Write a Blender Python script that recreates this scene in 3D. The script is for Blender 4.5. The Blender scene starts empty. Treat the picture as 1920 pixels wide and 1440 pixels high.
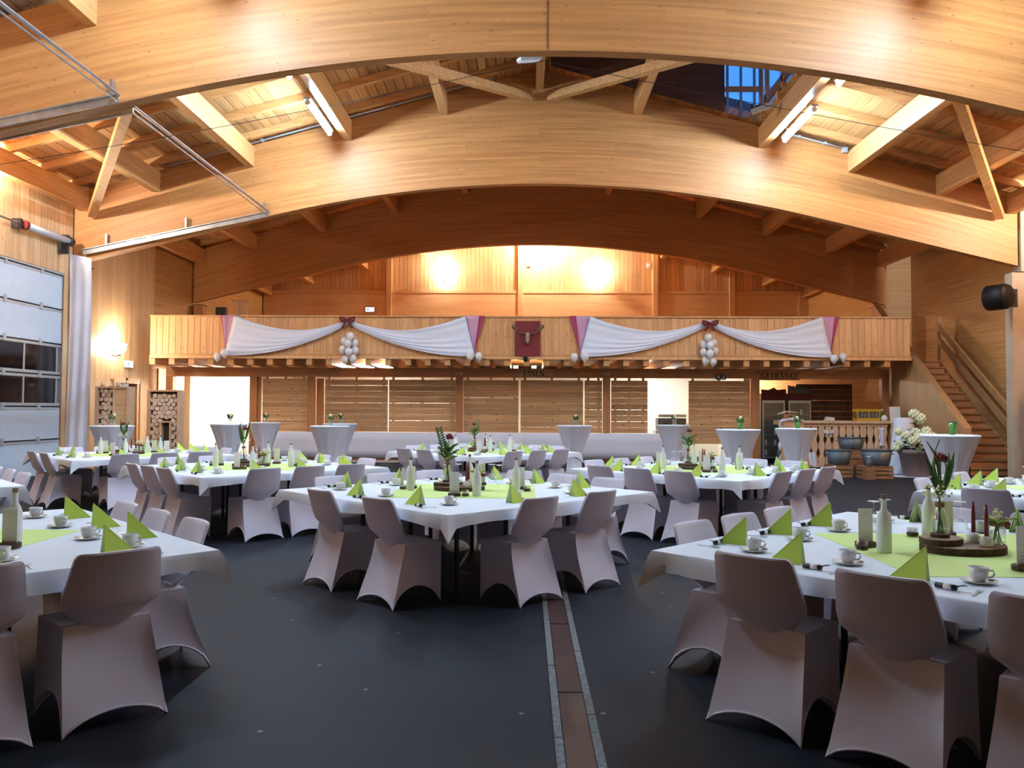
import bpy, math, random
from mathutils import Matrix, Vector
random.seed(7)
SC = bpy.context.scene
COL = SC.collection
PI = math.pi
S2 = math.sqrt(.5)

# ------------------------------------------------------------------ camera, world, exposure
CAM_LOC = Vector((0, 0, 1.45))
FPX = 1500.0
camd = bpy.data.cameras.new('camera')
camd.sensor_width = 36
camd.lens = 36 * FPX / 1920
camd.clip_end = 200
cam = bpy.data.objects.new('camera', camd)
CAM_ROT = (Matrix.Rotation(math.radians(.955), 3, 'Z') @ Matrix.Rotation(math.radians(90 + 1.91), 3, 'X')
           @ Matrix.Rotation(math.radians(.26), 3, 'Z'))
cam.matrix_world = Matrix.Translation(CAM_LOC) @ CAM_ROT.to_4x4()
COL.objects.link(cam)
SC.camera = cam
CAM_INV = CAM_ROT.transposed()


def px(x, y, z):
    v = CAM_INV @ (Vector((x, y, z)) - CAM_LOC)
    if v.z > -.2:
        return None
    return 960 + FPX * v.x / -v.z, 720 - FPX * v.y / -v.z


def seen(x, y, z, m=60):
    p = px(x, y, z)
    return p is not None and -m < p[0] < 1920 + m and -m < p[1] < 1440 + m


world = bpy.data.worlds.new('dusk')
SC.world = world
world.use_nodes = True
bg = world.node_tree.nodes['Background']
bg.inputs[0].default_value = (.045, .19, .62, 1)      # blue hour
bg.inputs[1].default_value = 1.4
SC.view_settings.view_transform = 'Standard'
SC.view_settings.look = 'None'
SC.view_settings.gamma = 1
SC.view_settings.use_curve_mapping = False
SC.view_settings.exposure = 0.8

TUBE_W = 215.0        # radiance of the cool tubes
SCONCE_W = 42.0       # radiance of the wall lamps' glass
SCONCE_P = 55.0       # watts of the bulb in them


# ------------------------------------------------------------------ materials
def new_mat(name):
    m = bpy.data.materials.new(name)
    m.use_nodes = True
    nt = m.node_tree
    return m, nt, nt.nodes['Principled BSDF']


def plain(name, col, rough=.6, metal=0, spec=.5, noise=0.0, nscale=30, alpha=1, sheen=0):
    m, nt, b = new_mat(name)
    b.inputs['Roughness'].default_value = rough
    b.inputs['Metallic'].default_value = metal
    b.inputs['Specular IOR Level'].default_value = spec
    if sheen:
        b.inputs['Sheen Weight'].default_value = sheen
    c = (*col, 1)
    if noise:
        tc = nt.nodes.new('ShaderNodeTexCoord')
        n = nt.nodes.new('ShaderNodeTexNoise')
        n.inputs['Scale'].default_value = nscale
        n.inputs['Detail'].default_value = 4
        r = nt.nodes.new('ShaderNodeValToRGB')
        r.color_ramp.elements[0].color = tuple(x * (1 - noise) for x in col) + (1,)
        r.color_ramp.elements[1].color = tuple(min(1, x * (1 + noise)) for x in col) + (1,)
        r.color_ramp.elements[0].position = .3
        r.color_ramp.elements[1].position = .7
        nt.links.new(tc.outputs['Object'], n.inputs['Vector'])
        nt.links.new(n.outputs['Fac'], r.inputs['Fac'])
        nt.links.new(r.outputs['Color'], b.inputs['Base Color'])
    else:
        b.inputs['Base Color'].default_value = c
    return m


def glow(name, col, strength):
    m, nt, b = new_mat(name)
    b.inputs['Base Color'].default_value = (*col, 1)
    b.inputs['Emission Color'].default_value = (*col, 1)
    b.inputs['Emission Strength'].default_value = strength
    return m


def clear(name, tint, mix=.75, rough=.05):
    """thin clear glass: see-through with a gloss on top"""
    m, nt, b = new_mat(name)
    nt.nodes.remove(b)
    t = nt.nodes.new('ShaderNodeBsdfTransparent')
    t.inputs[0].default_value = (*tint, 1)
    g = nt.nodes.new('ShaderNodeBsdfGlossy')
    g.inputs['Color'].default_value = (.95, .97, 1, 1)
    g.inputs['Roughness'].default_value = rough
    lw = nt.nodes.new('ShaderNodeLayerWeight')
    lw.inputs['Blend'].default_value = .35
    mr = nt.nodes.new('ShaderNodeMapRange')
    mr.inputs[3].default_value = .05
    mr.inputs[4].default_value = 1 - mix + .35
    mx = nt.nodes.new('ShaderNodeMixShader')
    nt.links.new(lw.outputs['Facing'], mr.inputs[0])
    nt.links.new(mr.outputs[0], mx.inputs[0])
    nt.links.new(t.outputs[0], mx.inputs[1])
    nt.links.new(g.outputs[0], mx.inputs[2])
    nt.links.new(mx.outputs[0], nt.nodes['Material Output'].inputs['Surface'])
    return m


def wood(name, base, dark, axis='X', rough=.42, knots=.5, streak=1.0, vary=.18, knot_scale=1.0, glulam=None, spec=.5, keep=.45):
    m, nt, b = new_mat(name)
    N, L = nt.nodes.new, nt.links.new
    tc = N('ShaderNodeTexCoord')
    oi = N('ShaderNodeObjectInfo')
    off = N('ShaderNodeVectorMath'); off.operation = 'SCALE'
    off.inputs[0].default_value = (37, 53, 71)
    L(oi.outputs['Random'], off.inputs['Scale'])
    add = N('ShaderNodeVectorMath'); add.operation = 'ADD'
    L(off.outputs[0], add.inputs[1])
    vec = tc.outputs['Object']
    if glulam:
        sx = N('ShaderNodeSeparateXYZ'); L(vec, sx.inputs[0])
        sq = N('ShaderNodeMath'); sq.operation = 'MULTIPLY'; L(sx.outputs[0], sq.inputs[0]); L(sx.outputs[0], sq.inputs[1])
        md = N('ShaderNodeMath'); md.operation = 'MULTIPLY_ADD'
        L(sq.outputs[0], md.inputs[0]); md.inputs[1].default_value = glulam; L(sx.outputs[2], md.inputs[2])
        cx = N('ShaderNodeCombineXYZ'); L(sx.outputs[0], cx.inputs[0]); L(sx.outputs[1], cx.inputs[1]); L(md.outputs[0], cx.inputs[2])
        vec = cx.outputs[0]
    L(vec, add.inputs[0])
    mp = N('ShaderNodeMapping')
    i = 'XYZ'.index(axis)
    sc = [26 * streak] * 3; sc[i] = .55
    mp.inputs['Scale'].default_value = sc
    L(add.outputs[0], mp.inputs['Vector'])
    n1 = N('ShaderNodeTexNoise'); n1.inputs['Scale'].default_value = 1; n1.inputs['Detail'].default_value = 5
    n1.inputs['Roughness'].default_value = .62
    L(mp.outputs[0], n1.inputs['Vector'])
    r1 = N('ShaderNodeValToRGB')
    r1.color_ramp.elements[0].position = .30; r1.color_ramp.elements[0].color = (*dark, 1)
    r1.color_ramp.elements[1].position = .62; r1.color_ramp.elements[1].color = (*base, 1)
    L(n1.outputs['Fac'], r1.inputs['Fac'])
    col = r1.outputs['Color']
    if glulam:
        cb = N('ShaderNodeCombineXYZ')
        s2 = N('ShaderNodeSeparateXYZ'); L(vec, s2.inputs[0])
        L(s2.outputs[0], cb.inputs[0]); L(s2.outputs[2], cb.inputs[1])
        br = N('ShaderNodeTexBrick')
        br.inputs['Scale'].default_value = 1
        br.inputs['Brick Width'].default_value = 1.7
        br.inputs['Row Height'].default_value = .055
        br.inputs['Mortar Size'].default_value = 0
        br.inputs['Color1'].default_value = (.86, .85, .82, 1)
        br.inputs['Color2'].default_value = (1.1, 1.1, 1.1, 1)
        L(cb.outputs[0], br.inputs['Vector'])
        ml = N('ShaderNodeMix'); ml.data_type = 'RGBA'; ml.blend_type = 'MULTIPLY'; ml.inputs[0].default_value = .8
        L(col, ml.inputs[6]); L(br.outputs['Color'], ml.inputs[7])
        col = ml.outputs[2]
    if knots:
        ss = N('ShaderNodeSeparateXYZ'); L(add.outputs[0], ss.inputs[0])
        o1, o2 = [k for k in range(3) if k != i]
        sm = N('ShaderNodeMath'); L(ss.outputs[o1], sm.inputs[0]); L(ss.outputs[o2], sm.inputs[1])
        ck = N('ShaderNodeCombineXYZ'); L(ss.outputs[i], ck.inputs[0]); L(sm.outputs[0], ck.inputs[1])
        mk = N('ShaderNodeMapping')
        mk.inputs['Scale'].default_value = (2.8 * knot_scale, 6.5 * knot_scale, 1)
        L(ck.outputs[0], mk.inputs['Vector'])
        vo = N('ShaderNodeTexVoronoi'); vo.voronoi_dimensions = '2D'; vo.inputs['Scale'].default_value = 1
        L(mk.outputs[0], vo.inputs['Vector'])
        kc = N('ShaderNodeSeparateColor'); L(vo.outputs['Color'], kc.inputs[0])
        kg = N('ShaderNodeMath'); kg.operation = 'GREATER_THAN'; kg.inputs[1].default_value = keep; L(kc.outputs[1], kg.inputs[0])
        kd = N('ShaderNodeMath'); kd.operation = 'DIVIDE'; L(vo.outputs['Distance'], kd.inputs[0])
        ksz = N('ShaderNodeMapRange'); ksz.inputs[3].default_value = .5; ksz.inputs[4].default_value = 1.3; L(kc.outputs[0], ksz.inputs[0]); L(ksz.outputs[0], kd.inputs[1])
        rk = N('ShaderNodeValToRGB')
        rk.color_ramp.elements[0].position = .04; rk.color_ramp.elements[0].color = (1, 1, 1, 1)
        rk.color_ramp.elements[1].position = .10; rk.color_ramp.elements[1].color = (0, 0, 0, 1)
        L(kd.outputs[0], rk.inputs['Fac'])
        mu = N('ShaderNodeMath'); mu.operation = 'MULTIPLY'; mu.inputs[1].default_value = knots
        L(rk.outputs['Color'], mu.inputs[0])
        mu2 = N('ShaderNodeMath'); mu2.operation = 'MULTIPLY'; L(mu.outputs[0], mu2.inputs[0]); L(kg.outputs[0], mu2.inputs[1])
        mx = N('ShaderNodeMix'); mx.data_type = 'RGBA'
        L(mu2.outputs[0], mx.inputs[0]); L(col, mx.inputs[6])
        mx.inputs[7].default_value = (dark[0] * .3, dark[1] * .25, dark[2] * .22, 1)
        col = mx.outputs[2]
    hs = N('ShaderNodeHueSaturation')
    mr = N('ShaderNodeMapRange')
    mr.inputs[3].default_value = 1 - vary; mr.inputs[4].default_value = 1 + vary
    L(oi.outputs['Random'], mr.inputs[0]); L(mr.outputs[0], hs.inputs['Value']); L(col, hs.inputs['Color'])
    L(hs.outputs[0], b.inputs['Base Color'])
    b.inputs['Roughness'].default_value = rough
    b.inputs['Specular IOR Level'].default_value = spec
    return m


PINE, PINE_D = (.60, .335, .125), (.40, .19, .06)
M = {}
M['glulam'] = wood('glulam spruce', (.56, .245, .077), (.42, .165, .048), 'X', .5, .6, .7, .03, 1.3, glulam=.0165, keep=.72)
M['boardY'] = wood('spruce boards lengthwise', (.67, .37, .145), (.48, .225, .075), 'Y', .5, .35, 1, .16, .8)
M['beamX'] = wood('spruce rafters', (.65, .34, .13), (.47, .215, .072), 'X', .45, .4, .8, .1)
M['beamY'] = wood('spruce purlins', (.65, .34, .13), (.47, .215, .072), 'Y', .45, .4, .8, .08)
M['boardZ'] = wood('upright spruce boards', (.76, .49, .265), (.58, .335, .16), 'Z', .5, .5, 1, .13)
M['plyY'] = wood('spruce wall panelling along the hall', (.60, .33, .12), (.40, .20, .065), 'Y', .45, .4, .8, .05)
M['plyX'] = wood('spruce wall panelling across', (.77, .52, .30), (.62, .38, .20), 'X', .45, .3, .8, .05)
M['rail'] = wood('orange stained balcony boards', (.74, .41, .18), (.54, .26, .10), 'Z', .5, .6, 1, .12)
M['brown'] = wood('red brown timber', (.62, .27, .10), (.46, .185, .065), 'X', .5, .4, 1, .06)
M['brownZ'] = wood('red brown posts', (.52, .23, .085), (.40, .16, .055), 'Z', .5, .4, 1, .06)
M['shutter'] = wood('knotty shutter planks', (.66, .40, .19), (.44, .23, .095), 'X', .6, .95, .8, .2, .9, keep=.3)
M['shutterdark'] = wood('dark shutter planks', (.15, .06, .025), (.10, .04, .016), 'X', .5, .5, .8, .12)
M['stair'] = wood('stair timber', (.50, .285, .125), (.36, .185, .075), 'Z', .5, .5, 1, .08)
M['stairX'] = wood('stair tread timber', (.44, .22, .095), (.32, .14, .055), 'X', .5, .4, 1, .08)
M['bar'] = wood('pale bar timber', (.76, .53, .34), (.58, .37, .22), 'Z', .5, .4, 1, .07)
M['crate'] = wood('crate slats', (.34, .17, .075), (.22, .10, .04), 'X', .7, .5, 1, .15)
M['log'] = plain('sawn log ends', (.80, .60, .46), .8, noise=.35, nscale=18)
M['bark'] = plain('bark', (.075, .045, .028), .9, noise=.45, nscale=60)
M['slice'] = plain('sawn slice top', (.30, .19, .12), .8, noise=.3, nscale=40)
M['cover'] = plain('white stretch fabric', (.67, .645, .765), .62, spec=.35, noise=.03, nscale=300, sheen=.15)
M['cloth'] = plain('white tablecloth', (.77, .825, .91), .8, spec=.2, noise=.03, nscale=60)
M['sheet'] = plain('white draped sheet', (.76, .775, .88), .85, spec=.2)
M['tulle'] = plain('magenta tulle', (.42, .045, .12), .8)
M['tulle2'] = plain('lilac tulle', (.60, .32, .46), .8)
M['bow'] = plain('dark red ribbon', (.16, .012, .02), .55)
M['lime'] = plain('lime fleece mat', (.66, .83, .30), .9, noise=.06, nscale=200)
M['napkin'] = plain('lime paper', (.53, .73, .10), .75)
M['napkin_in'] = plain('pale napkin inside', (.70, .82, .45), .8)
M['china'] = plain('white china', (.78, .78, .77), .18)
M['steel'] = plain('polished cutlery', (.62, .62, .64), .22, 1)
M['zinc'] = plain('zinc', (.11, .135, .16), .5, .6, noise=.2, nscale=12)
M['galv'] = plain('galvanised track', (.42, .43, .45), .35, .85, noise=.15, nscale=8)
M['pipe'] = plain('grey pipe', (.50, .53, .56), .5, .2)
M['dark'] = plain('black metal', (.012, .012, .014), .4)
M['darkplastic'] = plain('black plastic', (.006, .006, .007), .5, spec=.25)
M['frost'] = plain('frosted glass', (.76, .79, .79), .45, spec=.4)
M['cork'] = plain('cork', (.22, .15, .09), .9, noise=.4, nscale=90)
M['glass'] = clear('clear glass', (.93, .96, .95), .72)
M['paper'] = plain('white card', (.80, .78, .76), .8)
M['print'] = plain('grey handwriting', (.50, .48, .48), .8)
M['candle'] = plain('wine red wax', (.20, .008, .035), .35)
M['wax'] = plain('ivory wax', (.80, .70, .55), .5)
M['leaf'] = plain('leaf green', (.075, .16, .035), .55, noise=.35, nscale=40)
M['leaf2'] = plain('pale leaf green', (.28, .36, .08), .6, noise=.3, nscale=40)
M['rose'] = plain('dark red petals', (.20, .006, .015), .6)
M['cream'] = plain('cream blossoms', (.80, .78, .55), .7, noise=.12, nscale=50)
M['hydra'] = plain('hydrangea blossoms', (.74, .74, .50), .75, noise=.25, nscale=60)
M['ribbon'] = plain('black favour ribbon', (.012, .011, .014), .4)
M['terra'] = plain('pot clay', (.23, .165, .16), .75, noise=.15, nscale=9)
M['soil'] = plain('soil', (.03, .02, .012), .95)
M['balloon'] = plain('white balloon', (.80, .77, .78), .28, spec=.5)
M['redboard'] = plain('dark red board', (.19, .013, .016), .6)
M['bone'] = plain('bone', (.34, .25, .17), .6, noise=.3, nscale=30)
M['antler'] = plain('antler', (.16, .10, .06), .6, noise=.4, nscale=20)
M['door'] = plain('white lacquered door panel', (.60, .69, .80), .45, noise=.03, nscale=3)
M['seal'] = plain('black rubber seal', (.01, .01, .012), .6)
M['nightglass'] = plain('dark window glass', (.004, .005, .008), .08)
M['alu'] = plain('aluminium frame', (.50, .52, .54), .4, .4)
M['white'] = plain('white wall paint', (.80, .78, .70), .8)
M['creamwall'] = plain('cream wall paint', (.70, .58, .36), .8)
M['greydoor'] = plain('grey door leaf', (.42, .44, .47), .4, .3)
M['concrete'] = plain('kerb concrete', (.16, .17, .18), .9, noise=.35, nscale=40)
M['plate'] = plain('rusty cover plate', (.052, .018, .014), .5, noise=.4, nscale=6)
M['green'] = plain('green glass', (.06, .22, .03), .2)
M['signgreen'] = plain('dark green sign', (.008, .05, .022), .5)
M['signwhite'] = plain('white pictogram', (.7, .7, .6), .5)
M['letters'] = plain('black letters', (.012, .005, .004), .6)
M['signboard'] = wood('sign board', (.62, .36, .20), (.5, .28, .15), 'X', .5, .2, 1, .04)
M['banner'] = plain('wine red banner', (.09, .008, .015), .7)
M['yellow'] = plain('yellow crate plastic', (.55, .33, .01), .5)
M['bottleglass'] = plain('clear bottles', (.22, .24, .26), .2)
M['fridge'] = plain('fridge body', (.010, .010, .012), .35)
M['fridgein'] = plain('fridge shelves behind glass', (.16, .17, .18), .3)
M['beige'] = plain('beige column cladding', (.50, .38, .27), .7, noise=.08, nscale=4)
M['tube'] = glow('cool white tube', (.54, .77, 1.0), TUBE_W)
M['sconce'] = glow('warm glass', (1.0, .92, .76), SCONCE_W)
M['globe'] = glow('warm globe', (1.0, .92, .76), 650)
M['exit'] = glow('lit exit sign', (.62, .62, 1.0), 3.0)
M['exitfig'] = glow('exit pictogram', (.16, .30, .80), .9)
M['roomlamp'] = glow('kitchen tube', (1.0, .96, .88), 150)
M['warmlamp'] = glow('warm spot lamp', (1.0, .80, .45), 40)


def floor_mat():
    m, nt, b = new_mat('dark asphalt floor')
    N, L = nt.nodes.new, nt.links.new
    tc = N('ShaderNodeTexCoord')
    n = N('ShaderNodeTexNoise'); n.inputs['Scale'].default_value = .8; n.inputs['Detail'].default_value = 8
    n.inputs['Roughness'].default_value = .7
    L(tc.outputs['Object'], n.inputs['Vector'])
    r = N('ShaderNodeValToRGB')
    r.color_ramp.elements[0].position = .35; r.color_ramp.elements[0].color = (.0062, .0098, .0180, 1)
    r.color_ramp.elements[1].position = .65; r.color_ramp.elements[1].color = (.0110, .0175, .0310, 1)
    L(n.outputs['Fac'], r.inputs['Fac'])
    f = N('ShaderNodeTexNoise'); f.inputs['Scale'].default_value = 90; f.inputs['Detail'].default_value = 2
    L(tc.outputs['Object'], f.inputs['Vector'])
    ml = N('ShaderNodeMix'); ml.data_type = 'RGBA'; ml.blend_type = 'MULTIPLY'; ml.inputs[0].default_value = .5
    L(r.outputs[0], ml.inputs[6]); L(f.outputs['Color'], ml.inputs[7])
    vo = N('ShaderNodeTexVoronoi'); vo.voronoi_dimensions = '2D'; vo.inputs['Scale'].default_value = 2.6
    L(tc.outputs['Object'], vo.inputs['Vector'])
    rv = N('ShaderNodeValToRGB')
    rv.color_ramp.elements[0].position = .026; rv.color_ramp.elements[0].color = (1, 1, 1, 1)
    rv.color_ramp.elements[1].position = .040; rv.color_ramp.elements[1].color = (0, 0, 0, 1)
    L(vo.outputs['Distance'], rv.inputs['Fac'])
    vc = N('ShaderNodeSeparateColor'); L(vo.outputs['Color'], vc.inputs[0])
    gt = N('ShaderNodeMath'); gt.operation = 'GREATER_THAN'; gt.inputs[1].default_value = .84; L(vc.outputs[0], gt.inputs[0])
    mm = N('ShaderNodeMath'); mm.operation = 'MULTIPLY'; L(gt.outputs[0], mm.inputs[0]); L(rv.outputs[0], mm.inputs[1])
    mx = N('ShaderNodeMix'); mx.data_type = 'RGBA'; L(mm.outputs[0], mx.inputs[0]); L(ml.outputs[2], mx.inputs[6])
    mx.inputs[7].default_value = (.15, .165, .18, 1)
    L(mx.outputs[2], b.inputs['Base Color'])
    b.inputs['Roughness'].default_value = .62
    b.inputs['Specular IOR Level'].default_value = .25
    return m


M['floor'] = floor_mat()


# ------------------------------------------------------------------ mesh helpers
class MB:
    def __init__(s):
        s.v, s.f = [], []

    def box(s, x0, x1, y0, y1, z0, z1):
        k = len(s.v)
        s.v += [(x0, y0, z0), (x1, y0, z0), (x1, y1, z0), (x0, y1, z0), (x0, y0, z1), (x1, y0, z1), (x1, y1, z1), (x0, y1, z1)]
        s.f += [tuple(k + i for i in q) for q in ((0, 3, 2, 1), (4, 5, 6, 7), (0, 1, 5, 4), (1, 2, 6, 5), (2, 3, 7, 6), (3, 0, 4, 7))]
        return s

    def lathe(s, prof, n=16, c=(0, 0, 0), sx=1, sy=1):
        k = len(s.v); m = len(prof)
        for r, z in prof:
            for i in range(n):
                a = 2 * PI * i / n
                s.v.append((c[0] + r * sx * math.cos(a), c[1] + r * sy * math.sin(a), c[2] + z))
        for j in range(m - 1):
            for i in range(n):
                i2 = (i + 1) % n
                s.f.append((k + j * n + i, k + j * n + i2, k + (j + 1) * n + i2, k + (j + 1) * n + i))
        if prof[0][0] > 1e-4:
            s.f.append(tuple(k + i for i in reversed(range(n))))
        if prof[-1][0] > 1e-4:
            s.f.append(tuple(k + (m - 1) * n + i for i in range(n)))
        return s

    def tube(s, pts, r, n=8, closed=False):
        pts = [Vector(p) for p in pts]
        k = len(s.v); m = len(pts)
        rs = r if isinstance(r, (list, tuple)) else [r] * m
        for j, p in enumerate(pts):
            if closed:
                d = pts[(j + 1) % m] - pts[j - 1]
            else:
                d = pts[min(j + 1, m - 1)] - pts[max(j - 1, 0)]
            d = d.normalized() if d.length > 1e-9 else Vector((0, 0, 1))
            a = d.cross(Vector((0, 0, 1)))
            if a.length < .05:
                a = d.cross(Vector((0, 1, 0)))
            a.normalize()
            b = d.cross(a)
            for i in range(n):
                t = 2 * PI * i / n
                s.v.append(tuple(p + (a * math.cos(t) + b * math.sin(t)) * rs[j]))
        for j in range(m if closed else m - 1):
            for i in range(n):
                i2 = (i + 1) % n; j2 = (j + 1) % m
                s.f.append((k + j * n + i, k + j2 * n + i, k + j2 * n + i2, k + j * n + i2))
        if not closed:
            s.f.append(tuple(k + i for i in range(n)))
            s.f.append(tuple(k + (m - 1) * n + i for i in reversed(range(n))))
        return s

    def prism(s, poly, axis, a, b):
        """poly: points in the plane across AXIS ((y,z) for X, (x,z) for Y, (x,y) for Z)"""
        def P(p, t):
            return (t, p[0], p[1]) if axis == 'X' else (p[0], t, p[1]) if axis == 'Y' else (p[0], p[1], t)
        k = len(s.v); n = len(poly)
        s.v += [P(p, a) for p in poly] + [P(p, b) for p in poly]
        s.f.append(tuple(k + i for i in range(n)))
        s.f.append(tuple(k + n + i for i in reversed(range(n))))
        for i in range(n):
            j = (i + 1) % n
            s.f.append((k + i, k + n + i, k + n + j, k + j))
        return s

    def strip(s, lower, upper, axis, a, b):
        """a band between two polylines of equal length, given thickness along AXIS (no long concave n-gon)"""
        n = len(lower)
        def P(p, t):
            return (t, p[0], p[1]) if axis == 'X' else (p[0], t, p[1]) if axis == 'Y' else (p[0], p[1], t)
        k = len(s.v)
        for t in (a, b):
            s.v += [P(p, t) for p in lower] + [P(p, t) for p in upper]
        A, B, C2, D = k, k + n, k + 2 * n, k + 3 * n
        for i in range(n - 1):
            s.f += [(A + i, A + i + 1, B + i + 1, B + i), (C2 + i, D + i, D + i + 1, C2 + i + 1),
                    (A + i, C2 + i, C2 + i + 1, A + i + 1), (B + i, B + i + 1, D + i + 1, D + i)]
        s.f += [(A, B, D, C2), (A + n - 1, C2 + n - 1, D + n - 1, B + n - 1)]
        return s

    def beam(s, p, q, w, h, up=(0, 0, 1)):
        """a straight squared timber from p to q"""
        p, q = Vector(p), Vector(q)
        d = (q - p).normalized()
        a = d.cross(Vector(up)).normalized()
        u = a.cross(d).normalized()
        k = len(s.v)
        for c in (p, q):
            for x, y in ((-1, -1), (1, -1), (1, 1), (-1, 1)):
                s.v.append(tuple(c + a * (x * w / 2) + u * (y * h / 2)))
        s.f += [tuple(k + i for i in f) for f in ((0, 1, 2, 3), (7, 6, 5, 4), (0, 4, 5, 1), (1, 5, 6, 2), (2, 6, 7, 3), (3, 7, 4, 0))]
        return s

    def grid(s, fn, nu, nv, wrap=False):
        k = len(s.v)
        for j in range(nv + 1):
            for i in range(nu + (0 if wrap else 1)):
                s.v.append(tuple(fn(i / nu, j / nv)))
        w = nu if wrap else nu + 1
        for j in range(nv):
            for i in range(nu):
                i2 = (i + 1) % w
                s.f.append((k + j * w + i, k + j * w + i2, k + (j + 1) * w + i2, k + (j + 1) * w + i))
        return s

    def ball(s, c, r, n=10, m=6, sx=1, sy=1, sz=1):
        k = len(s.v)
        s.v.append((c[0], c[1], c[2] - r * sz))
        for j in range(1, m):
            t = -PI / 2 + PI * j / m
            for i in range(n):
                a = 2 * PI * i / n
                s.v.append((c[0] + r * sx * math.cos(t) * math.cos(a), c[1] + r * sy * math.cos(t) * math.sin(a), c[2] + r * sz * math.sin(t)))
        s.v.append((c[0], c[1], c[2] + r * sz))
        e = len(s.v) - 1
        for i in range(n):
            i2 = (i + 1) % n
            s.f.append((k, k + 1 + i2, k + 1 + i))
            s.f.append((e, e - n + i, e - n + i2))
            for j in range(m - 2):
                a = k + 1 + j * n
                s.f.append((a + i, a + i2, a + n + i2, a + n + i))
        return s

    def leaf(s, p, d, up, L, w):
        """a folded, pointed leaf with a little thickness"""
        p, d, up = Vector(p), Vector(d).normalized(), Vector(up)
        a = d.cross(up).normalized(); u = a.cross(d)
        k = len(s.v)
        for t, ww, dz in ((0, .08, 0), (.35, .5, .06), (.7, .38, .04), (1, .02, -.08)):
            c = p + d * (L * t) + u * (dz * L)
            s.v += [tuple(c - a * ww * w + u * .12 * w), tuple(c - u * .05 * w), tuple(c + a * ww * w + u * .12 * w)]
        for j in range(3):
            b = k + j * 3
            s.f += [(b, b + 1, b + 4, b + 3), (b + 1, b + 2, b + 5, b + 4)]
        return s

    def mesh(s, name, mat, smooth=False):
        me = bpy.data.meshes.new(name)
        me.from_pydata(s.v, [], s.f)
        me.materials.append(M[mat] if isinstance(mat, str) else mat)
        if smooth:
            me.polygons.foreach_set('use_smooth', [True] * len(me.polygons))
        me.update()
        if smooth == 2:
            me.set_sharp_from_angle(angle=math.radians(38))
        return me

    def build(s, name, mat, parent=None, smooth=False, loc=None, rz=0):
        o = bpy.data.objects.new(name, s.mesh(name, mat, smooth))
        COL.objects.link(o)
        if parent is not None:
            o.parent = parent
        if loc is not None:
            o.location = loc
        if rz:
            o.rotation_euler = (0, 0, rz)
        return o


def obj(name, me, parent=None, loc=(0, 0, 0), rz=0):
    o = bpy.data.objects.new(name, me)
    COL.objects.link(o)
    o.parent = parent
    o.location = loc
    o.rotation_euler = (0, 0, rz)
    return o


def tag(o, label=None, cat=None, group=None, kind=None):
    if label: o['label'] = label
    if cat: o['category'] = cat
    if group: o['group'] = group
    if kind: o['kind'] = kind
    return o


def empty(name, label=None, cat=None, loc=(0, 0, 0), rz=0, group=None, kind=None):
    o = bpy.data.objects.new(name, None)
    o.empty_display_size = .1
    COL.objects.link(o)
    o.location = loc
    o.rotation_euler = (0, 0, rz)
    return tag(o, label, cat, group, kind)


def dup(root, loc, rz, label, group=None):
    r = root.copy()
    COL.objects.link(r)
    r.location = loc
    r.rotation_euler = (0, 0, rz)
    r['label'] = label
    if group: r['group'] = group
    for ch in root.children:
        c = ch.copy()
        COL.objects.link(c)
        c.parent = r
        for g in ch.children:
            d = g.copy()
            COL.objects.link(d)
            d.parent = c
    return r


class Proto:
    """first use places the source itself, later uses copy it"""
    def __init__(s, root):
        s.root, s.used = root, False

    def put(s, loc, rz, label, group=None):
        if not s.used:
            s.used = True
            s.root.location = loc
            s.root.rotation_euler = (0, 0, rz)
            s.root['label'] = label
            if group: s.root['group'] = group
            return s.root
        return dup(s.root, loc, rz, label, group)


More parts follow.
